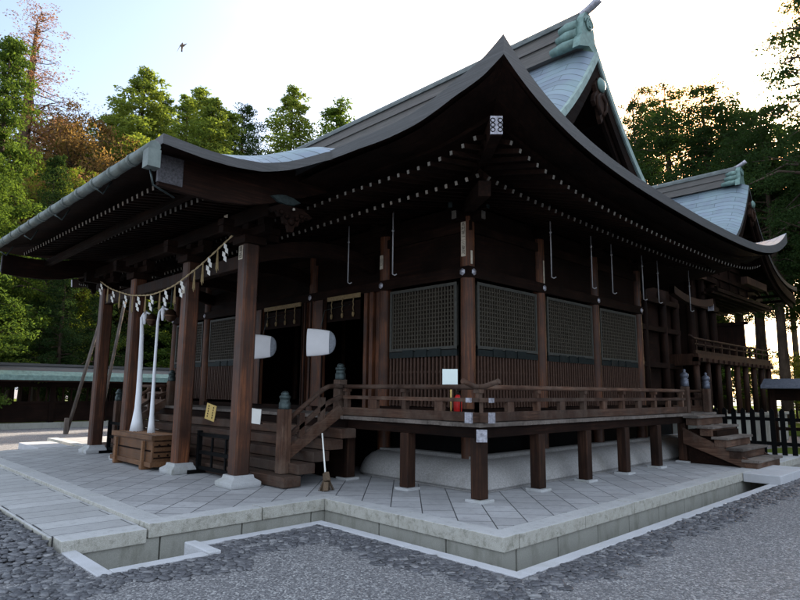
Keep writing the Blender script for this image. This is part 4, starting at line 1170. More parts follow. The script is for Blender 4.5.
lantern(-5.15,1.5,2.46,'white tapering lantern with grey ribbed end in front of the doorway nearest the corner lattice')
lantern(-7.10,1.5,2.47,'white tapering lantern half hidden behind the nearest porch pillar')
def rods():
    P=[(-1.5,3.5,4.8,3.47),(-1.5,4.88,4.8,3.47),(-1.5,5.67,4.75,3.47),(-1.5,7.03,4.7,3.5),(-1.5,7.8,4.6,3.52),(-1.5,9.6,4.5,3.52),(-3.23,1.5,4.72,3.46),(-4.37,1.5,4.72,3.46)]
    names=['first hanging rod right of the corner pillar, above the nearest side shutter','rod hanging in front of the second side pillar from the corner','rod hanging just beyond the second side pillar','rod hanging in front of the last bright side pillar','rod hanging just beyond the last lattice shutter','farthest hanging rod, near the back eave corner','rod hanging left of the corner pillar beside a paper slip','rod hanging over the doorway nearest the front lattice']
    for (x,y,z1,z0),n in zip(P,names):
        t=MB();t.tube([(x,y,z0+.02),(x,y,z1)],.011,6);t.lathe([(.011,0),(.022,.01),(.022,.03),(.011,.04)],(x,y,(z0+z1)/2+.1),8)
        t.tube([(x,y,z0+.02),(x+.03,y+.02,z0),(x+.06,y+.04,z0+.02)],.01,6)
        o=t.build('hanging_rod',M['steel']);tag(o,'thin grey '+n,'rod','hooked rods hanging from the eaves')
rods()
def drum():
    t=empty('drum',(-5.45,3.6,FZ+.1),'large round drum on a stand standing in the dark doorway','drum')
    b=MB();b.lathe([(.0,-.28),(.26,-.28),(.33,-.1),(.34,0),(.33,.1),(.26,.28),(0,.28)],(-5.45,3.6,2.2),28,axis='y');b.build('barrel',M['pilz'],t)
    b=MB();b.lathe([(0,-.285),(.25,-.285),(.25,-.28),(0,-.28)],(-5.45,3.6,2.2),28,axis='y');b.build('drumhead',M['slip'],t)
    for s in(-1,1):
        b=MB();b.beam((-5.45+s*.38,3.6,FZ+.1),(-5.45+s*.25,3.6,1.95),.08,.3);b.build('stand',M['dkz'],t)
drum()
def ext():
    t=empty('fire_extinguisher',(-2.04,1.72,FZ),'red fire extinguisher standing on the veranda by the corner pillar','fire extinguisher')
    b=MB();b.lathe([(.05,0),(.062,.01),(.064,.26),(.055,.32),(.03,.36),(.02,.37)],(-2.04,1.72,FZ+.002),18);b.build('cylinder',M['red'],t)
    b=MB();b.lathe([(.02,.37),(.022,.40),(.012,.42)],(-2.04,1.72,FZ),10);b.beam((-2.06,1.72,FZ+.41),(-1.96,1.70,FZ+.45),.015,.02);b.build('valve',M['ink'],t)
    b=MB();b.tube([(-2.03,1.72,FZ+.40),(-1.95,1.68,FZ+.36),(-1.955,1.68,FZ+.2),(-1.965,1.69,FZ+.06)],.009,6);b.build('hose',M['ink'],t)
    t=empty('veranda_sign',(-2.16,1.66,FZ),'small pale green square sign on a post behind the veranda rail','sign')
    b=MB();b.tube([(-2.12,1.66,FZ),(-2.12,1.66,1.72)],.014,8);b.build('sign_post',M['ywood'],t)
    n=Vector((.55,-.83,0)).normalized();c=Vector((-2.12,1.64,1.81));b=MB();b.beam(c-Vector((0,0,.115)),c+Vector((0,0,.115)),.225,.008,0,up=n);b.build('sign_board',M['sign'],t)
ext()
def broom():
    t=empty('broom',(-3.44,.43,HP),'broom with white handle leaning on the front stair ends, bristles on the paving','broom')
    b=MB();b.tube([(-3.5,.45,HP+.2),(-3.83,.62,HP+.78)],.012,8)
    b.build('broom_handle',M['paper'],t)
    b=MB();b.beam((-3.49,.445,HP+.24),(-3.44,.43,HP+.12),.06,.10,0,h1=.16);b.beam((-3.44,.43,HP+.12),(-3.43,.42,HP+.0),.07,.16,0,h1=.24)
    for k in range(40):
        a=rnd.uniform(-.11,.11);c=rnd.uniform(-.05,.05);b.tube([(-3.45+c*.3,.43+a*.5,HP+.14),(-3.43+c+.03*a,.42+a*1.1,HP+.0)],.004,4)
    b.build('broom_bristles',M['bristle'],t)
broom()
def plaque(name,c,w_,h,nrm,lean,mat,lab,lines):
    t=empty(name,c,lab,'sign');n=Vector(nrm).normalized();u=Vector((lean,0,1)).normalized();C=Vector(c)
    b=MB();b.beam(C,C+u*h,w_,.012,0,up=n);o=b.build('sign_board',M[mat],t)
    if lines:
        b=MB();a=u.cross(n).normalized()
        for k in range(lines):
            for j in range(5):
                q=C+u*(h*(.15+.16*j))+a*((k-(lines-1)/2)*w_*.5)+n*.008;b.beam(q,q+u*h*.1,.022,.002,0,up=n)
        b.build('sign_lettering',M['ink'],t)
    b=MB();b.beam(C-Vector((0,0,.0))+Vector((0,.03,.02)),C+Vector((0,.14,.0)),.03,.02);b.build('sign_foot',M['dkx'],t)
plaque('wooden_plaque',(-6.98,.36,1.02),.24,.30,(.35,-.94,.1),.28,'ywood','small yellow wooden plaque with black writing leaning on the stairs between two porch pillars',2)
plaque('notice_card',(-5.74,.6,1.0),.2,.26,(.4,-.9,.1),.1,'paper','small white notice card peeping out beside the nearest porch pillar',0)
def barrier(x0,x1,y,lab):
    t=empty('low_barrier',((x0+x1)/2,y,HP),lab,'barrier','low dark wooden barriers between porch pillars')
    for x in(x0,x1):
        b=MB();b.box(x-.035,x+.035,y-.035,y+.035,HP,HP+.72);b.box(x-.04,x+.04,y-.2,y+.2,HP,HP+.06);b.build('barrier_post',M['black'],t)
    for z in(.1,.36,.66):
        b=MB();b.box(x0,x1,y-.02,y+.02,HP+z-.03,HP+z+.03);b.build('barrier_rail',M['black'],t)
    for k in range(1,3):
        x=x0+(x1-x0)*k/3;b=MB();b.box(x-.02,x+.02,y-.015,y+.015,HP+.13,HP+.62);b.build('barrier_bar',M['black'],t)
barrier(-6.35,-4.95,-.12,'low black wooden barrier standing between the two nearest porch pillars')
barrier(-10.7,-9.15,-.12,'low black wooden barrier at the far end of the porch behind the offering box')
# ------------------------------------------------------------------ far fence with copper roof (left)
def leftfence():
    X=-23.4
    t=empty('roofed_fence',(X,5,0),'long dark timber fence with pale green copper roof beyond the porch','fence')
    b=MB();y0,y1=-12,34
    P=[[(X+.62,y,1.86),(X+.60,y,2.05),(X+.3,y,2.22),(X,y,2.44),(X-.3,y,2.22),(X-.62,y,1.98)] for y in lin(y0,y1,46)]
    b.grid([p[:3] for p in P],0,False);b.grid([p[2:] for p in P],2,False);b.box(X-.6,X+.6,y0,y1,1.80,1.86,1)
    b.box(X-.08,X+.08,y0,y1,2.42,2.52,2)
    for y in lin(y0,y1,92):b.box(X+.05,X+.63,y-.015,y+.015,1.9,2.0,0) if False else None
    b.build('fence_roof',[M['verd'],M['dky'],M['fascia']],t)
    b=MB();b.box(X-.06,X+.06,y0,y1,.25,.95,0);b.box(X-.08,X+.08,y0,y1,.95,1.05);b.box(X-.08,X+.08,y0,y1,1.6,1.8);b.build('fence_boards',M['dky'],t)
    b=MB();b.box(X-.15,X+.2,y0,y1,0,.22);b.build('fence_footing',M['granite_low'],t)
    for k in range(23):
        b=MB();y=y0+k*2;b.box(X-.1,X+.1,y-.1,y+.1,.2,1.85);b.build('fence_post',M['dkz'],t)
    b=MB()
    for k in range(150):
        y=y0+k*.3;b.box(X-.02,X+.02,y-.03,y+.03,1.04,1.62)
    o=b.build('fence_slats',M['dkz'],t)
leftfence()
def poles():
    for (p0,p1,lab) in (((-19.6,1.55,.0),(-19.6,2.42,4.4),'long slanting wooden prop left of the far porch pillar'),((-19.6,2.57,.0),(-19.6,3.18,5.0),'long slanting wooden prop seen between the two far porch pillars')):
        b=MB();b.tube([p0,p1],.06,8);o=b.build('leaning_pole',M['gyz']);tag(o,lab,'pole','slanting props by the far fence')
    b=MB();b.box(-19.5,-19.38,1.42,1.54,0,.55);o=b.build('wooden_stake',M['gyz'])
    tag(o,'short wooden stake at the foot of the slanting prop','stake')
poles()
# right hand picket fence
def picket():
    t=empty('picket_fence',(0,12,0),'black picket fence running right behind the side stairs','fence')
    Y=11.9;x0=-1.95;x1=6.5;n=int((x1-x0)/.215)
    for z in(.42,1.0):
        b=MB();b.box(x0,x1,Y-.02,Y+.03,z-.04,z+.04);b.build('fence_rail',M['black'],t)
    for i in range(n):
        x=x0+.1+i*.215;b=MB();w_=.055
        vs=[(x-w_,Y-.045,.05),(x+w_,Y-.045,.05),(x+w_,Y-.045,1.2),(x,Y-.045,1.27),(x-w_,Y-.045,1.2)]
        vs+=[(a,c+.024,d) for a,c,d in vs];b.add(vs,[(0,1,2,3,4),(9,8,7,6,5)]+[(i_,5+i_,5+(i_+1)%5,(i_+1)%5) for i_ in range(5)]);b.build('picket',M['black'],t)
    t=empty('roofed_fence',(4,16.8,0),'dark open board fence with grey coping beyond the picket fence','fence')
    b=MB();b.box(-1.85,14,16.77,16.83,1.42,1.78,0);b.box(-1.85,14,16.76,16.84,.5,.6,0);b.build('fence_boards',M['dkx'],t)
    b=MB();P=[[(x,16.35,1.80),(x,16.37,1.88),(x,16.8,2.1),(x,17.25,1.86)] for x in lin(-1.95,14,20)];b.grid([p[::-1] for p in P],0,False);b.box(-1.95,14,16.37,17.23,1.781,1.8,0);b.build('fence_coping',M['slate'],t)
    for i in range(18):
        b=MB();b.box(-1.8+i*.9,-1.66+i*.9,16.72,16.88,0,1.78);b.build('fence_post',M['dkz'],t)
picket()
# bird
def bird():
    c=Vector((-36.,11.57,25.89))
    t=empty('bird',c,'small dark bird gliding in the sky above the left trees','bird')
    b=MB();s=1.
    b.tube([c+Vector((0,0,-.34)),c+Vector((0,0,-.2)),c+Vector((0,0,.1)),c+Vector((.02,0,.26)),c+Vector((.03,0,.34))],[.06,.05,.09,.06,.015],8)
    b.build('bird_body',M['bristle'],t)
    for sg in(-1,1):
        b=MB();a=Vector((.55,.6,.0)).normalized()*sg
        vs=[c+Vector((0,0,.16)),c+a*.12+Vector((0,0,.2)),c+a*.34+Vector((0,0,.34*sg-.05)),c+a*.14+Vector((0,0,.05)),c+Vector((0,0,-.02))]
        vs=[Vector(v)+Vector((.01,-.01,0)) for v in vs]+[Vector(v)-Vector((.01,-.01,0)) for v in vs]
        b.add(vs,[(0,1,2,3,4),(9,8,7,6,5)]+[(i,5+i,5+(i+1)%5,(i+1)%5) for i in range(5)]);b.build('wing',M['bristle'],t)
bird()
# ------------------------------------------------------------------ trees
def leafcloud(rs,centers,radii,per,size,aspect=.45,flat=.6,droop=.25):
    """returns verts (n*4,3)"""
    C=np.repeat(centers,per,0);Rr=np.repeat(radii,per)[:,None];n=len(C)
    d=rs.normal(size=(n,3));d/=np.linalg.norm(d,axis=1)[:,None];d*=rs.uniform(.2,1,(n,1))**.5
    d[:,2]*=flat;P=C+d*Rr
    a=rs.normal(size=(n,3));a+=d*1.2;a[:,2]-=droop;a/=np.linalg.norm(a,axis=1)[:,None]
    r_=rs.normal(size=(n,3));b=np.cross(a,r_);b/=np.linalg.norm(b,axis=1)[:,None]
    s=size*rs.uniform(.6,1.3,(n,1));a=a*s;b=b*s*aspect
    return np.stack([P-a*.5-b*.2,P-b*.5+a*.1,P+a*.5,P+b*.5+a*.1],1).reshape(-1,3)
def mesh_quads(name,V,mat):
    n=len(V)//4;me=bpy.data.meshes.new(name);me.vertices.add(len(V));me.vertices.foreach_set('co',V.astype(np.float32).ravel())
    me.loops.add(n*4);me.loops.foreach_set('vertex_index',np.arange(n*4,dtype=np.int32));me.polygons.add(n)
    me.polygons.foreach_set('loop_start',np.arange(0,n*4,4,dtype=np.int32));me.polygons.foreach_set('loop_total',np.full(n,4,dtype=np.int32))
    me.update(calc_edges=True);me.materials.append(mat);return me
def trunk_mesh(name,h,r,branches,seed,forks=None):
    b=MB();rs=random.Random(seed);pts=[];rr=[]
    for k in range(9):
        t=k/8;pts.append((.12*math.sin(t*3+seed)*t,.12*math.cos(t*2.3+seed)*t,h*t));rr.append(r*(1-t)**.8+.02)
    b.tube(pts,rr,11)
    for p0,p1,rb in branches:
        p0=Vector(p0);p1=Vector(p1);m=(p0+p1)/2+Vector((0,0,.12*(p1-p0).length*(1 if rs.random()<.6 else -1)))
        b.tube([p0,m,p1],[rb,rb*.6,rb*.2],4,cap=False)
    me=bpy.data.meshes.new(name);me.from_pydata(b.v,[],b.f);me.polygons.foreach_set('use_smooth',b.sm);me.materials.append(M['bark']);me.update();return me
def make_proto(kind,seed,h,rad,base,mat,nb,per,size,clumpr,top=1.0,shape='cone',sparse=0.):
    rs=np.random.RandomState(seed);br=[];cen=[];rd_=[]
    for i in range(nb):
        t=(i+rs.uniform(0,1))/nb;z=h*(base+(1-base)*t)
        if shape=='cone':L=rad*((1-t)**.75*.95+.07)
        elif shape=='col':L=rad*(min(1,(1-t)*2.4+.12)*(.75+.25*math.sin(t*9+seed)))
        elif shape=='oval':L=rad*math.sqrt(max(.05,1-((t-.45)/.57)**2))*(.75+.25*math.sin(t*14+seed*2))
        else:L=rad*math.sqrt(max(.03,1-(2*t-.85)**2/1.4))
        L*=rs.uniform(.55,1.12)*(1+.25*math.sin(7*t+seed))
        az=i*2.399+rs.uniform(-.5,.5);dz=L*(rs.uniform(-.25,.15) if shape!='round' else rs.uniform(.0,.5))
        e=np.array([math.cos(az)*L,math.sin(az)*L,min(dz,h-z)])
        p0=np.array([0,0,z]);br.append((p0,p0+e*.95,.02+.035*L/rad*(1-t*.6)*rad/2))
        if rs.uniform()<sparse:continue
        m=max(2,int(L/clumpr*1.5))
        for k in range(m):
            f=.3+.75*(k+rs.uniform(0,1))/m
            cen.append(p0+e*f+rs.normal(size=3)*clumpr*.3);rd_.append(clumpr*rs.uniform(.6,1.15)*(1-.35*(1-t<.1)))
    V=leafcloud(rs,np.array(cen),np.array(rd_),per,size)
    return trunk_mesh(kind+'_trunk',h*.97,h*.011+.05,br,seed),mesh_quads(kind+'_crown',V,mat)
PR={}
PR['cedarA']=make_proto('cedar',1,20,3.2,.12,M['leaf_dk'],150,85,.19,.62)
PR['cedarB']=make_proto('cedar',2,20,3.0,.22,M['leaf_md'],140,80,.18,.58)
PR['cedarC']=make_proto('cedar',3,20,3.0,.18,M['leaf_dk'],130,75,.18,.62)
PR['cedarD']=make_proto('cedar',4,20,2.8,.30,M['leaf_md'],110,60,.17,.5,sparse=.1)
PR['cedarE']=make_proto('cedar',14,20,3.4,.16,M['leaf_pn'],140,75,.19,.66)
PR['pine']=make_proto('cedar',11,20,4.2,.34,M['leaf_pn'],100,120,.14,.66,shape='oval',sparse=.05)
PR['pineB']=make_proto('cedar',12,20,4.0,.30,M['leaf_pn'],90,95,.14,.6,shape='oval',sparse=.12)
PR['larch']=make_proto('larch',5,20,2.9,.25,M['leaf_br'],120,60,.065,.40,sparse=.12)
PR['maple']=make_proto('maple',6,10,3.6,.28,M['leaf_or'],80,110,.11,.6,shape='round')
PR['bush']=make_proto('bush',7,5,2.4,.1,M['leaf_yl'],60,60,.12,.5,shape='round')
PR['broad']=make_proto('broadleaf',8,12,4.0,.25,M['leaf_md'],100,110,.13,.7,shape='round')
PR['yl']=make_proto('broadleaf',9,10,3.4,.15,M['leaf_yl'],90,90,.12,.6,shape='round')
TN={'cedarA':'cedar_tree','cedarB':'cedar_tree','cedarC':'cedar_tree','cedarD':'cedar_tree','pine':'cedar_tree','cedarE':'cedar_tree','pineB':'cedar_tree','larch':'larch_tree','maple':'maple_tree','bush':'bush','broad':'broadleaf_tree','yl':'broadleaf_tree'}
H0={'pine':20,'cedarE':20,'pineB':20,'cedarA':20,'cedarB':20,'cedarC':20,'cedarD':20,'larch':20,'maple':10,'bush':5,'broad':12,'yl':10}
def tree_at(kind,X,Y,H,rs,rot,label,group):
    t=empty(TN[kind],(X,Y,0),label,'tree',group);s=H/H0[kind];t.scale=(s*rs,s*rs,s);t.rotation_euler=(0,0,rot)
    for me,n in zip(PR[kind],('trunk','crown')):
        o=bpy.data.objects.new(n,me);COL.objects.link(o);o.parent=t
    return t
for a in (
  ('cedarD', -42.69, 13.37, 24.87, 1.5, 3.48, 'light green conifer just right of the pointed one behind the porch corner', None),
  ('cedarB', -43.36, 16.87, 27.12, 1.4, 3.87, 'tall light green conifer in the gap between two others', None),
  ('cedarD', -38.81, 17.04, 23.79, 1.4, 0.26, 'low light green conifer left of the rounded dark one', None),
  ('cedarA', -41.62, 10.52, 21.18, 1.6, 2.38, 'dark conifer filling the gap behind the porch corner', None),
  ('yl', -38.47, 7.22, 17.52, 1.1, 4.42, 'yellow green tree between the orange tree and the porch corner', None),
  ('pine', -4.95, 37.97, 17.0, 1.2, 2.84, 'dark conifer standing directly under the low sun', None),
  ('pineB', -10.05, 42.9, 24.33, 1.1, 4.55, 'thin conifer behind the rear ridge', None),
  ('pine', -17.43, 46.68, 28.0, 1.0, 0.99, 'dense conifer filling in between the two thin ones', None),
  ('cedarA', -26.83, -0.06, 17.35, 1.0, 1.49, 'tall dense green cedar at the far left edge, lit at its tip', None),
  ('cedarB', -26.06, -1.82, 15.59, 1.1, 3.42, 'cedar cut by the left edge of the view', None),
  ('larch', -37.45, 3.01, 25.47, 2.0, 2.91, 'tall bare reddish brown conifer rising behind the left cedar', None),
  ('maple', -34.88, 5.24, 17.69, 0.85, 2.34, 'orange leaved tree behind the porch gutter', None),
  ('maple', -41.02, 5.43, 19.32, 0.75, 0.87, 'smaller dull orange tree right of the bigger orange one', None),
  ('cedarE', -28.34, 2.56, 12.78, 0.8, 0.41, 'dark green tree below the orange leaved tree', None),
  ('yl', -30.95, 4.45, 12.79, 0.7, 0.08, 'bright yellow green small tree peeping over the porch gutter', None),
  ('cedarB', -35.75, 9.12, 22.74, 1.5, 5.64, 'pointed light green conifer directly behind the porch roof corner', None),
  ('cedarB', -40.04, 8.92, 21.38, 1.5, 0.51, 'conifer left of the pointed light green one', None),
  ('cedarD', -39.3, 13.7, 24.03, 1.3, 1.47, 'bushy conifer right of the pointed light green one', None),
  ('cedarB', -36.69, 14.58, 23.01, 1.2, 6.25, 'light green conifer between two others above the porch roof', None),
  ('pine', -40.02, 19.01, 25.61, 0.8, 2.95, 'rounded dark conifer above the middle of the porch roof', None),
  ('cedarB', -39.63, 23.51, 28.34, 1.25, 5.25, 'slim pale conifer standing alone above the porch roof', None),
  ('cedarC', -39.61, 28.67, 28.73, 1.5, 2.99, 'dark conifer half hidden by the hall roof edge', None),
  ('cedarA', -24.79, -0.61, 11.22, 1.1, 4.01, 'young cedar at the left edge in front of the tall one', None),
  ('cedarE', -25.23, 2.59, 9.29, 0.8, 0.95, 'dark tree in front of the yellow green one', None),
  ('cedarE', -25.79, 4.26, 9.96, 0.8, 3.99, 'dark tree just left of the farthest porch pillar top', None),
  ('cedarE', -32.6, 5.91, 12.98, 1.2, 5.45, 'dark cedar seen through the gap under the porch gutter', None),
  ('pine', -48.33, -0.3, 14.92, 1.16, 6.01, 'dark cedar in the thick wood beyond the far fence', 'cedars in the wood beyond the fence'),
  ('cedarE', -49.13, 0.3, 14.52, 1.29, 4.51, 'dark cedar in the thick wood beyond the far fence', 'cedars in the wood beyond the fence'),
  ('cedarE', -47.55, 1.37, 13.95, 1.39, 3.62, 'dark cedar in the thick wood beyond the far fence', 'cedars in the wood beyond the fence'),
  ('pine', -34.84, 0.16, 13.01, 1.15, 1.36, 'dark cedar in the thick wood beyond the far fence', 'cedars in the wood beyond the fence'),
  ('cedarE', -41.31, 1.83, 13.99, 1.27, 5.23, 'dark cedar in the thick wood beyond the far fence', 'cedars in the wood beyond the fence'),
  ('cedarC', -43.37, 2.57, 15.67, 1.46, 4.28, 'dark cedar in the thick wood beyond the far fence', 'cedars in the wood beyond the fence'),
  ('cedarC', -50.14, 5.03, 14.95, 1.38, 2.05, 'dark cedar in the thick wood beyond the far fence', 'cedars in the wood beyond the fence'),
  ('cedarC', -43.96, 4.03, 17.66, 1.35, 6.21, 'dark cedar in the thick wood beyond the far fence', 'cedars in the wood beyond the fence'),
  ('cedarE', -34.17, 2.77, 13.09, 1.14, 5.03, 'dark cedar in the thick wood beyond the far fence', 'cedars in the wood beyond the fence'),
  ('cedarE', -34.6, 3.51, 14.13, 1.45, 0.28, 'dark cedar in the thick wood beyond the far fence', 'cedars in the wood beyond the fence'),
  ('cedarE', -32.14, 3.81, 11.97, 1.32, 5.79, 'dark cedar in the thick wood beyond the far fence', 'cedars in the wood beyond the fence'),
  ('pine', -36.14, 5.11, 16.06, 1.13, 3.77, 'dark cedar in the thick wood beyond the far fence', 'cedars in the wood beyond the fence'),
  ('cedarE', -35.14, 5.55, 14.36, 1.16, 0.27, 'dark cedar in the thick wood beyond the far fence', 'cedars in the wood beyond the fence'),
  ('cedarE', -37.22, 7.59, 12.97, 1.25, 5.46, 'dark cedar in the thick wood beyond the far fence', 'cedars in the wood beyond the fence'),
  ('pine', -48.68, 11.68, 17.86, 1.35, 5.91, 'dark cedar in the thick wood beyond the far fence', 'cedars in the wood beyond the fence'),
  ('cedarC', -39.29, 9.57, 15.77, 1.47, 2.75, 'dark cedar in the thick wood beyond the far fence', 'cedars in the wood beyond the fence'),
  ('cedarE', -36.44, 9.17, 16.32, 1.49, 1.98, 'dark cedar in the thick wood beyond the far fence', 'cedars in the wood beyond the fence'),
  ('cedarE', -42.04, 12.17, 19.49, 1.29, 4.27, 'dark cedar in the thick wood beyond the far fence', 'cedars in the wood beyond the fence'),
  ('pine', -44.05, 14.14, 18.01, 1.34, 6.0, 'dark cedar in the thick wood beyond the far fence', 'cedars in the wood beyond the fence'),
  ('cedarE', -36.93, 11.92, 16.14, 1.34, 2.01, 'dark cedar in the thick wood beyond the far fence', 'cedars in the wood beyond the fence'),
  ('cedarE', -35.38, 12.37, 16.81, 1.22, 2.37, 'dark cedar in the thick wood beyond the far fence', 'cedars in the wood beyond the fence'),
  ('cedarC', -29.23, 10.7, 14.09, 1.22, 1.4, 'dark cedar in the thick wood beyond the far fence', 'cedars in the wood beyond the fence'),
  ('cedarE', -33.08, 13.43, 17.14, 1.36, 0.61, 'dark cedar in the thick wood beyond the far fence', 'cedars in the wood beyond the fence'),
  ('cedarC', -46.52, 21.46, 20.76, 1.28, 5.37, 'dark cedar in the thick wood beyond the far fence', 'cedars in the wood beyond the fence'),
  ('cedarE', -34.33, 15.68, 16.38, 1.21, 4.94, 'dark cedar in the thick wood beyond the far fence', 'cedars in the wood beyond the fence'),
  ('cedarC', -45.82, 23.11, 22.81, 1.45, 2.14, 'dark cedar in the thick wood beyond the far fence', 'cedars in the wood beyond the fence'),
  ('pineB', -16.1, 40.73, 26.24, 0.8, 5.2, 'small rounded conifer touching the right gable edge', None),
  ('pineB', -12.56, 37.85, 24.8, 1.15, 0.54, 'thin see-through conifer right of the gable', None),
  ('pine', -9.49, 36.8, 22.9, 1.25, 3.89, 'dense dark conifer above the rear copper roof', None),
  ('pine', -6.82, 35.49, 19.61, 1.25, 3.7, 'dark conifer behind the rear ridge end', None),
  ('pine', -4.86, 31.85, 17.89, 1.15, 3.16, 'tall dark conifer just left of the low sun', None),
  ('pineB', -0.41, 21.52, 20.05, 0.8, 2.91, 'very tall dark conifer at the right edge of the view', None),
  ('pine', -0.28, 28.6, 23.67, 0.9, 0.04, 'conifer cut by the right edge of the view', None),
  ('yl', -9.76, 45.06, 5.23, 0.95, 2.92, 'yellow green shrubby tree glowing behind the sanctuary posts', None),
  ('yl', -6.2, 39.75, 4.12, 0.95, 3.98, 'yellow green shrubby tree glowing behind the picket fence', None),
  ('pineB', -25.43, 62.41, 25.34, 0.97, 6.19, 'dark conifer in the back row behind the sanctuary', 'back row conifers behind the sanctuary'),
  ('pine', -21.78, 63.4, 24.79, 1.04, 0.28, 'dark conifer in the back row behind the sanctuary', 'back row conifers behind the sanctuary'),
  ('pine', -14.14, 51.52, 22.56, 0.96, 2.6, 'dark conifer in the back row behind the sanctuary', 'back row conifers behind the sanctuary'),
  ('pine', -10.79, 50.19, 21.55, 0.96, 5.13, 'dark conifer in the back row behind the sanctuary', 'back row conifers behind the sanctuary'),
  ('pineB', -11.76, 66.43, 27.25, 0.87, 3.88, 'dark conifer in the back row behind the sanctuary', 'back row conifers behind the sanctuary'),
  ('pine', -6.42, 50.92, 19.65, 1.06, 0.54, 'dark conifer in the back row behind the sanctuary', 'back row conifers behind the sanctuary'),
  ('cedarA', 12.56, 31.05, 20.5, 1.22, 2.45, 'tall cedar of the grove right of the view', 'grove right of the view'),
  ('cedarA', 7.21, 30.24, 23.0, 1.14, 0.02, 'tall cedar of the grove right of the view', 'grove right of the view'),
  ('pine', 18.52, 38.72, 21.25, 1.21, 3.8, 'tall cedar of the grove right of the view', 'grove right of the view'),
  ('cedarC', 20.13, 32.08, 24.36, 1.23, 2.34, 'tall cedar of the grove right of the view', 'grove right of the view'),
  ('cedarA', 12.4, 37.25, 26.65, 1.23, 0.11, 'tall cedar of the grove right of the view', 'grove right of the view'),
  ('pine', 4.9, 30.32, 20.5, 1.0, 2.67, 'tall cedar of the grove right of the view', 'grove right of the view'),
  ('cedarA', 22.75, 40.98, 26.78, 1.27, 5.47, 'tall cedar of the grove right of the view', 'grove right of the view'),
  ('pine', 2.28, 37.05, 24.64, 1.0, 4.98, 'tall cedar of the grove right of the view', 'grove right of the view'),
  ('pine', 17.02, 37.74, 23.72, 1.34, 4.5, 'tall cedar of the grove right of the view', 'grove right of the view'),
  ('cedarA', 11.79, 29.78, 20.31, 1.13, 0.62, 'tall cedar of the grove right of the view', 'grove right of the view'),
  ('cedarC', 22.77, 28.87, 22.39, 1.36, 0.16, 'tall cedar of the grove right of the view', 'grove right of the view'),
  ('pine', 2.11, 33.71, 26.67, 1.0, 5.02, 'tall cedar of the grove right of the view', 'grove right of the view'),
  ('pine', -0.02, 38.28, 23.7, 1.0, 3.48, 'tall cedar of the grove right of the view', 'grove right of the view'),
  ('pine', 1.7, 34.85, 22.27, 1.0, 5.2, 'tall cedar of the grove right of the view', 'grove right of the view'),
  ('cedarC', 5.54, 28.88, 23.18, 1.31, 5.92, 'tall cedar of the grove right of the view', 'grove right of the view'),
  ('cedarA', 5.83, 35.59, 23.9, 1.39, 2.36, 'tall cedar of the grove right of the view', 'grove right of the view'),
  ('pine', 5.35, 40.87, 26.77, 1.22, 3.57, 'tall cedar of the grove right of the view', 'grove right of the view'),
  ('pine', 14.66, 40.78, 23.39, 1.29, 5.64, 'tall cedar of the grove right of the view', 'grove right of the view'),
  ('pine', 3.03, 27.53, 23.38, 1.0, 5.97, 'tall cedar of the grove right of the view', 'grove right of the view'),
  ('cedarC', 14.83, 39.73, 21.87, 1.16, 3.68, 'tall cedar of the grove right of the view', 'grove right of the view'),
  ('pine', 7.5, 29.72, 23.77, 1.33, 4.22, 'tall cedar of the grove right of the view', 'grove right of the view'),
  ('pine', 22.09, 35.52, 24.09, 1.18, 1.37, 'tall cedar of the grove right of the view', 'grove right of the view'),
  ('pine', -0.38, 33.67, 21.4, 1.0, 1.5, 'tall cedar of the grove right of the view', 'grove right of the view'),
  ('cedarA', 12.03, 39.82, 26.94, 1.24, 3.76, 'tall cedar of the grove right of the view', 'grove right of the view'),
  ('cedarA', -18.65, 33.12, 14.63, 1.9, 0.17, 'cedar of the low unseen grove added for shade behind the shrine hall', 'low grove added for shade behind the hall'),  # unseen cedars added behind the hall to shade the far-left ground
  ('cedarC', -12.3, 28.6, 14.83, 1.9, 6.03, 'cedar of the low unseen grove added for shade behind the shrine hall', 'low grove added for shade behind the hall'),
  ('cedarA', -11.05, 33.02, 14.62, 1.9, 4.88, 'cedar of the low unseen grove added for shade behind the shrine hall', 'low grove added for shade behind the hall'),
  ('cedarC', -9.95, 32.68, 13.61, 1.9, 1.19, 'cedar of the low unseen grove added for shade behind the shrine hall', 'low grove added for shade behind the hall'),
  ('cedarA', -28.84, 30.6, 14.69, 1.9, 0.23, 'cedar of the low unseen grove added for shade behind the shrine hall', 'low grove added for shade behind the hall'),
  ('cedarA', -28.1, 25.41, 13.46, 1.9, 0.57, 'cedar of the low unseen grove added for shade behind the shrine hall', 'low grove added for shade behind the hall'),
  ('cedarC', -29.29, 27.38, 15.28, 1.9, 0.23, 'cedar of the low unseen grove added for shade behind the shrine hall', 'low grove added for shade behind the hall'),
  ('cedarA', -18.65, 31.08, 13.02, 1.9, 2.1, 'cedar of the low unseen grove added for shade behind the shrine hall', 'low grove added for shade behind the hall'),
  ('cedarA', -23.27, 25.7, 14.61, 1.9, 4.66, 'cedar of the low unseen grove added for shade behind the shrine hall', 'low grove added for shade behind the hall'),
  ('cedarA', -23.01, 29.9, 13.3, 1.9, 1.73, 'cedar of the low unseen grove added for shade behind the shrine hall', 'low grove added for shade behind the hall'),
  ('cedarA', -29.41, 32.98, 15.27, 1.9, 0.61, 'cedar of the low unseen grove added for shade behind the shrine hall', 'low grove added for shade behind the hall'),
  ('cedarA', -16.4, 28.32, 14.13, 1.9, 4.16, 'cedar of the low unseen grove added for shade behind the shrine hall', 'low grove added for shade behind the hall'),
  ('cedarA', -29.54, 33.5, 13.85, 1.9, 3.55, 'cedar of the low unseen grove added for shade behind the shrine hall', 'low grove added for shade behind the hall'),
  ('cedarC', -16.66, 29.58, 13.15, 1.9, 1.85, 'cedar of the low unseen grove added for shade behind the shrine hall', 'low grove added for shade behind the hall'),
):tree_at(*a)
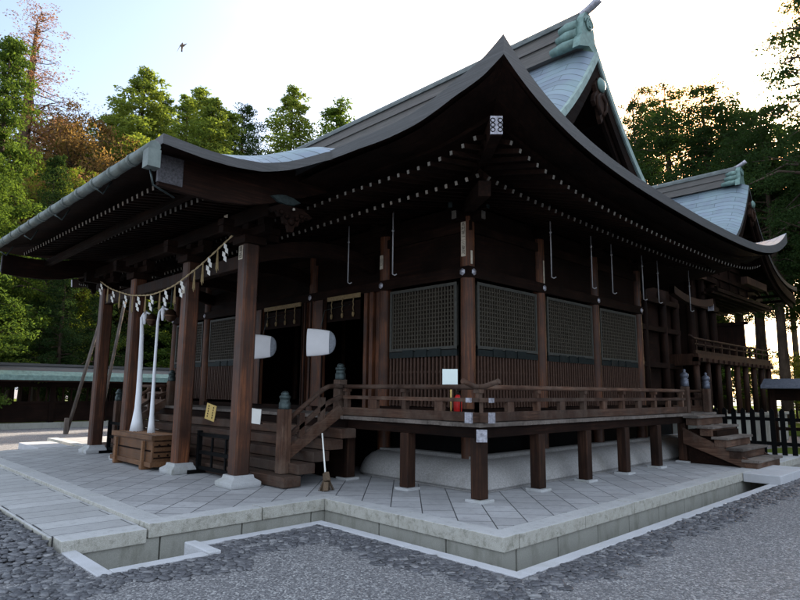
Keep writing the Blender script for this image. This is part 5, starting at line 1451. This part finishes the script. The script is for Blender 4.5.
# forest floor
def floor(name,x0,x1,y0,y1,seed,n):
    b=MB();b.grid([[(x,y,.02+.05*math.sin(x*.7+seed)*math.cos(y*.5)) for y in lin(y0,y1,20)] for x in lin(x1,x0,20)]) 
    o=b.build(name,M['grass']);tag(o,kind='structure')
floor('forest_floor',-90,-24.2,-30,70,1,0);floor('forest_floor',-24,40,22.5,90,2,0);floor('forest_floor',-1.5,25,12.6,21.3,3,0)
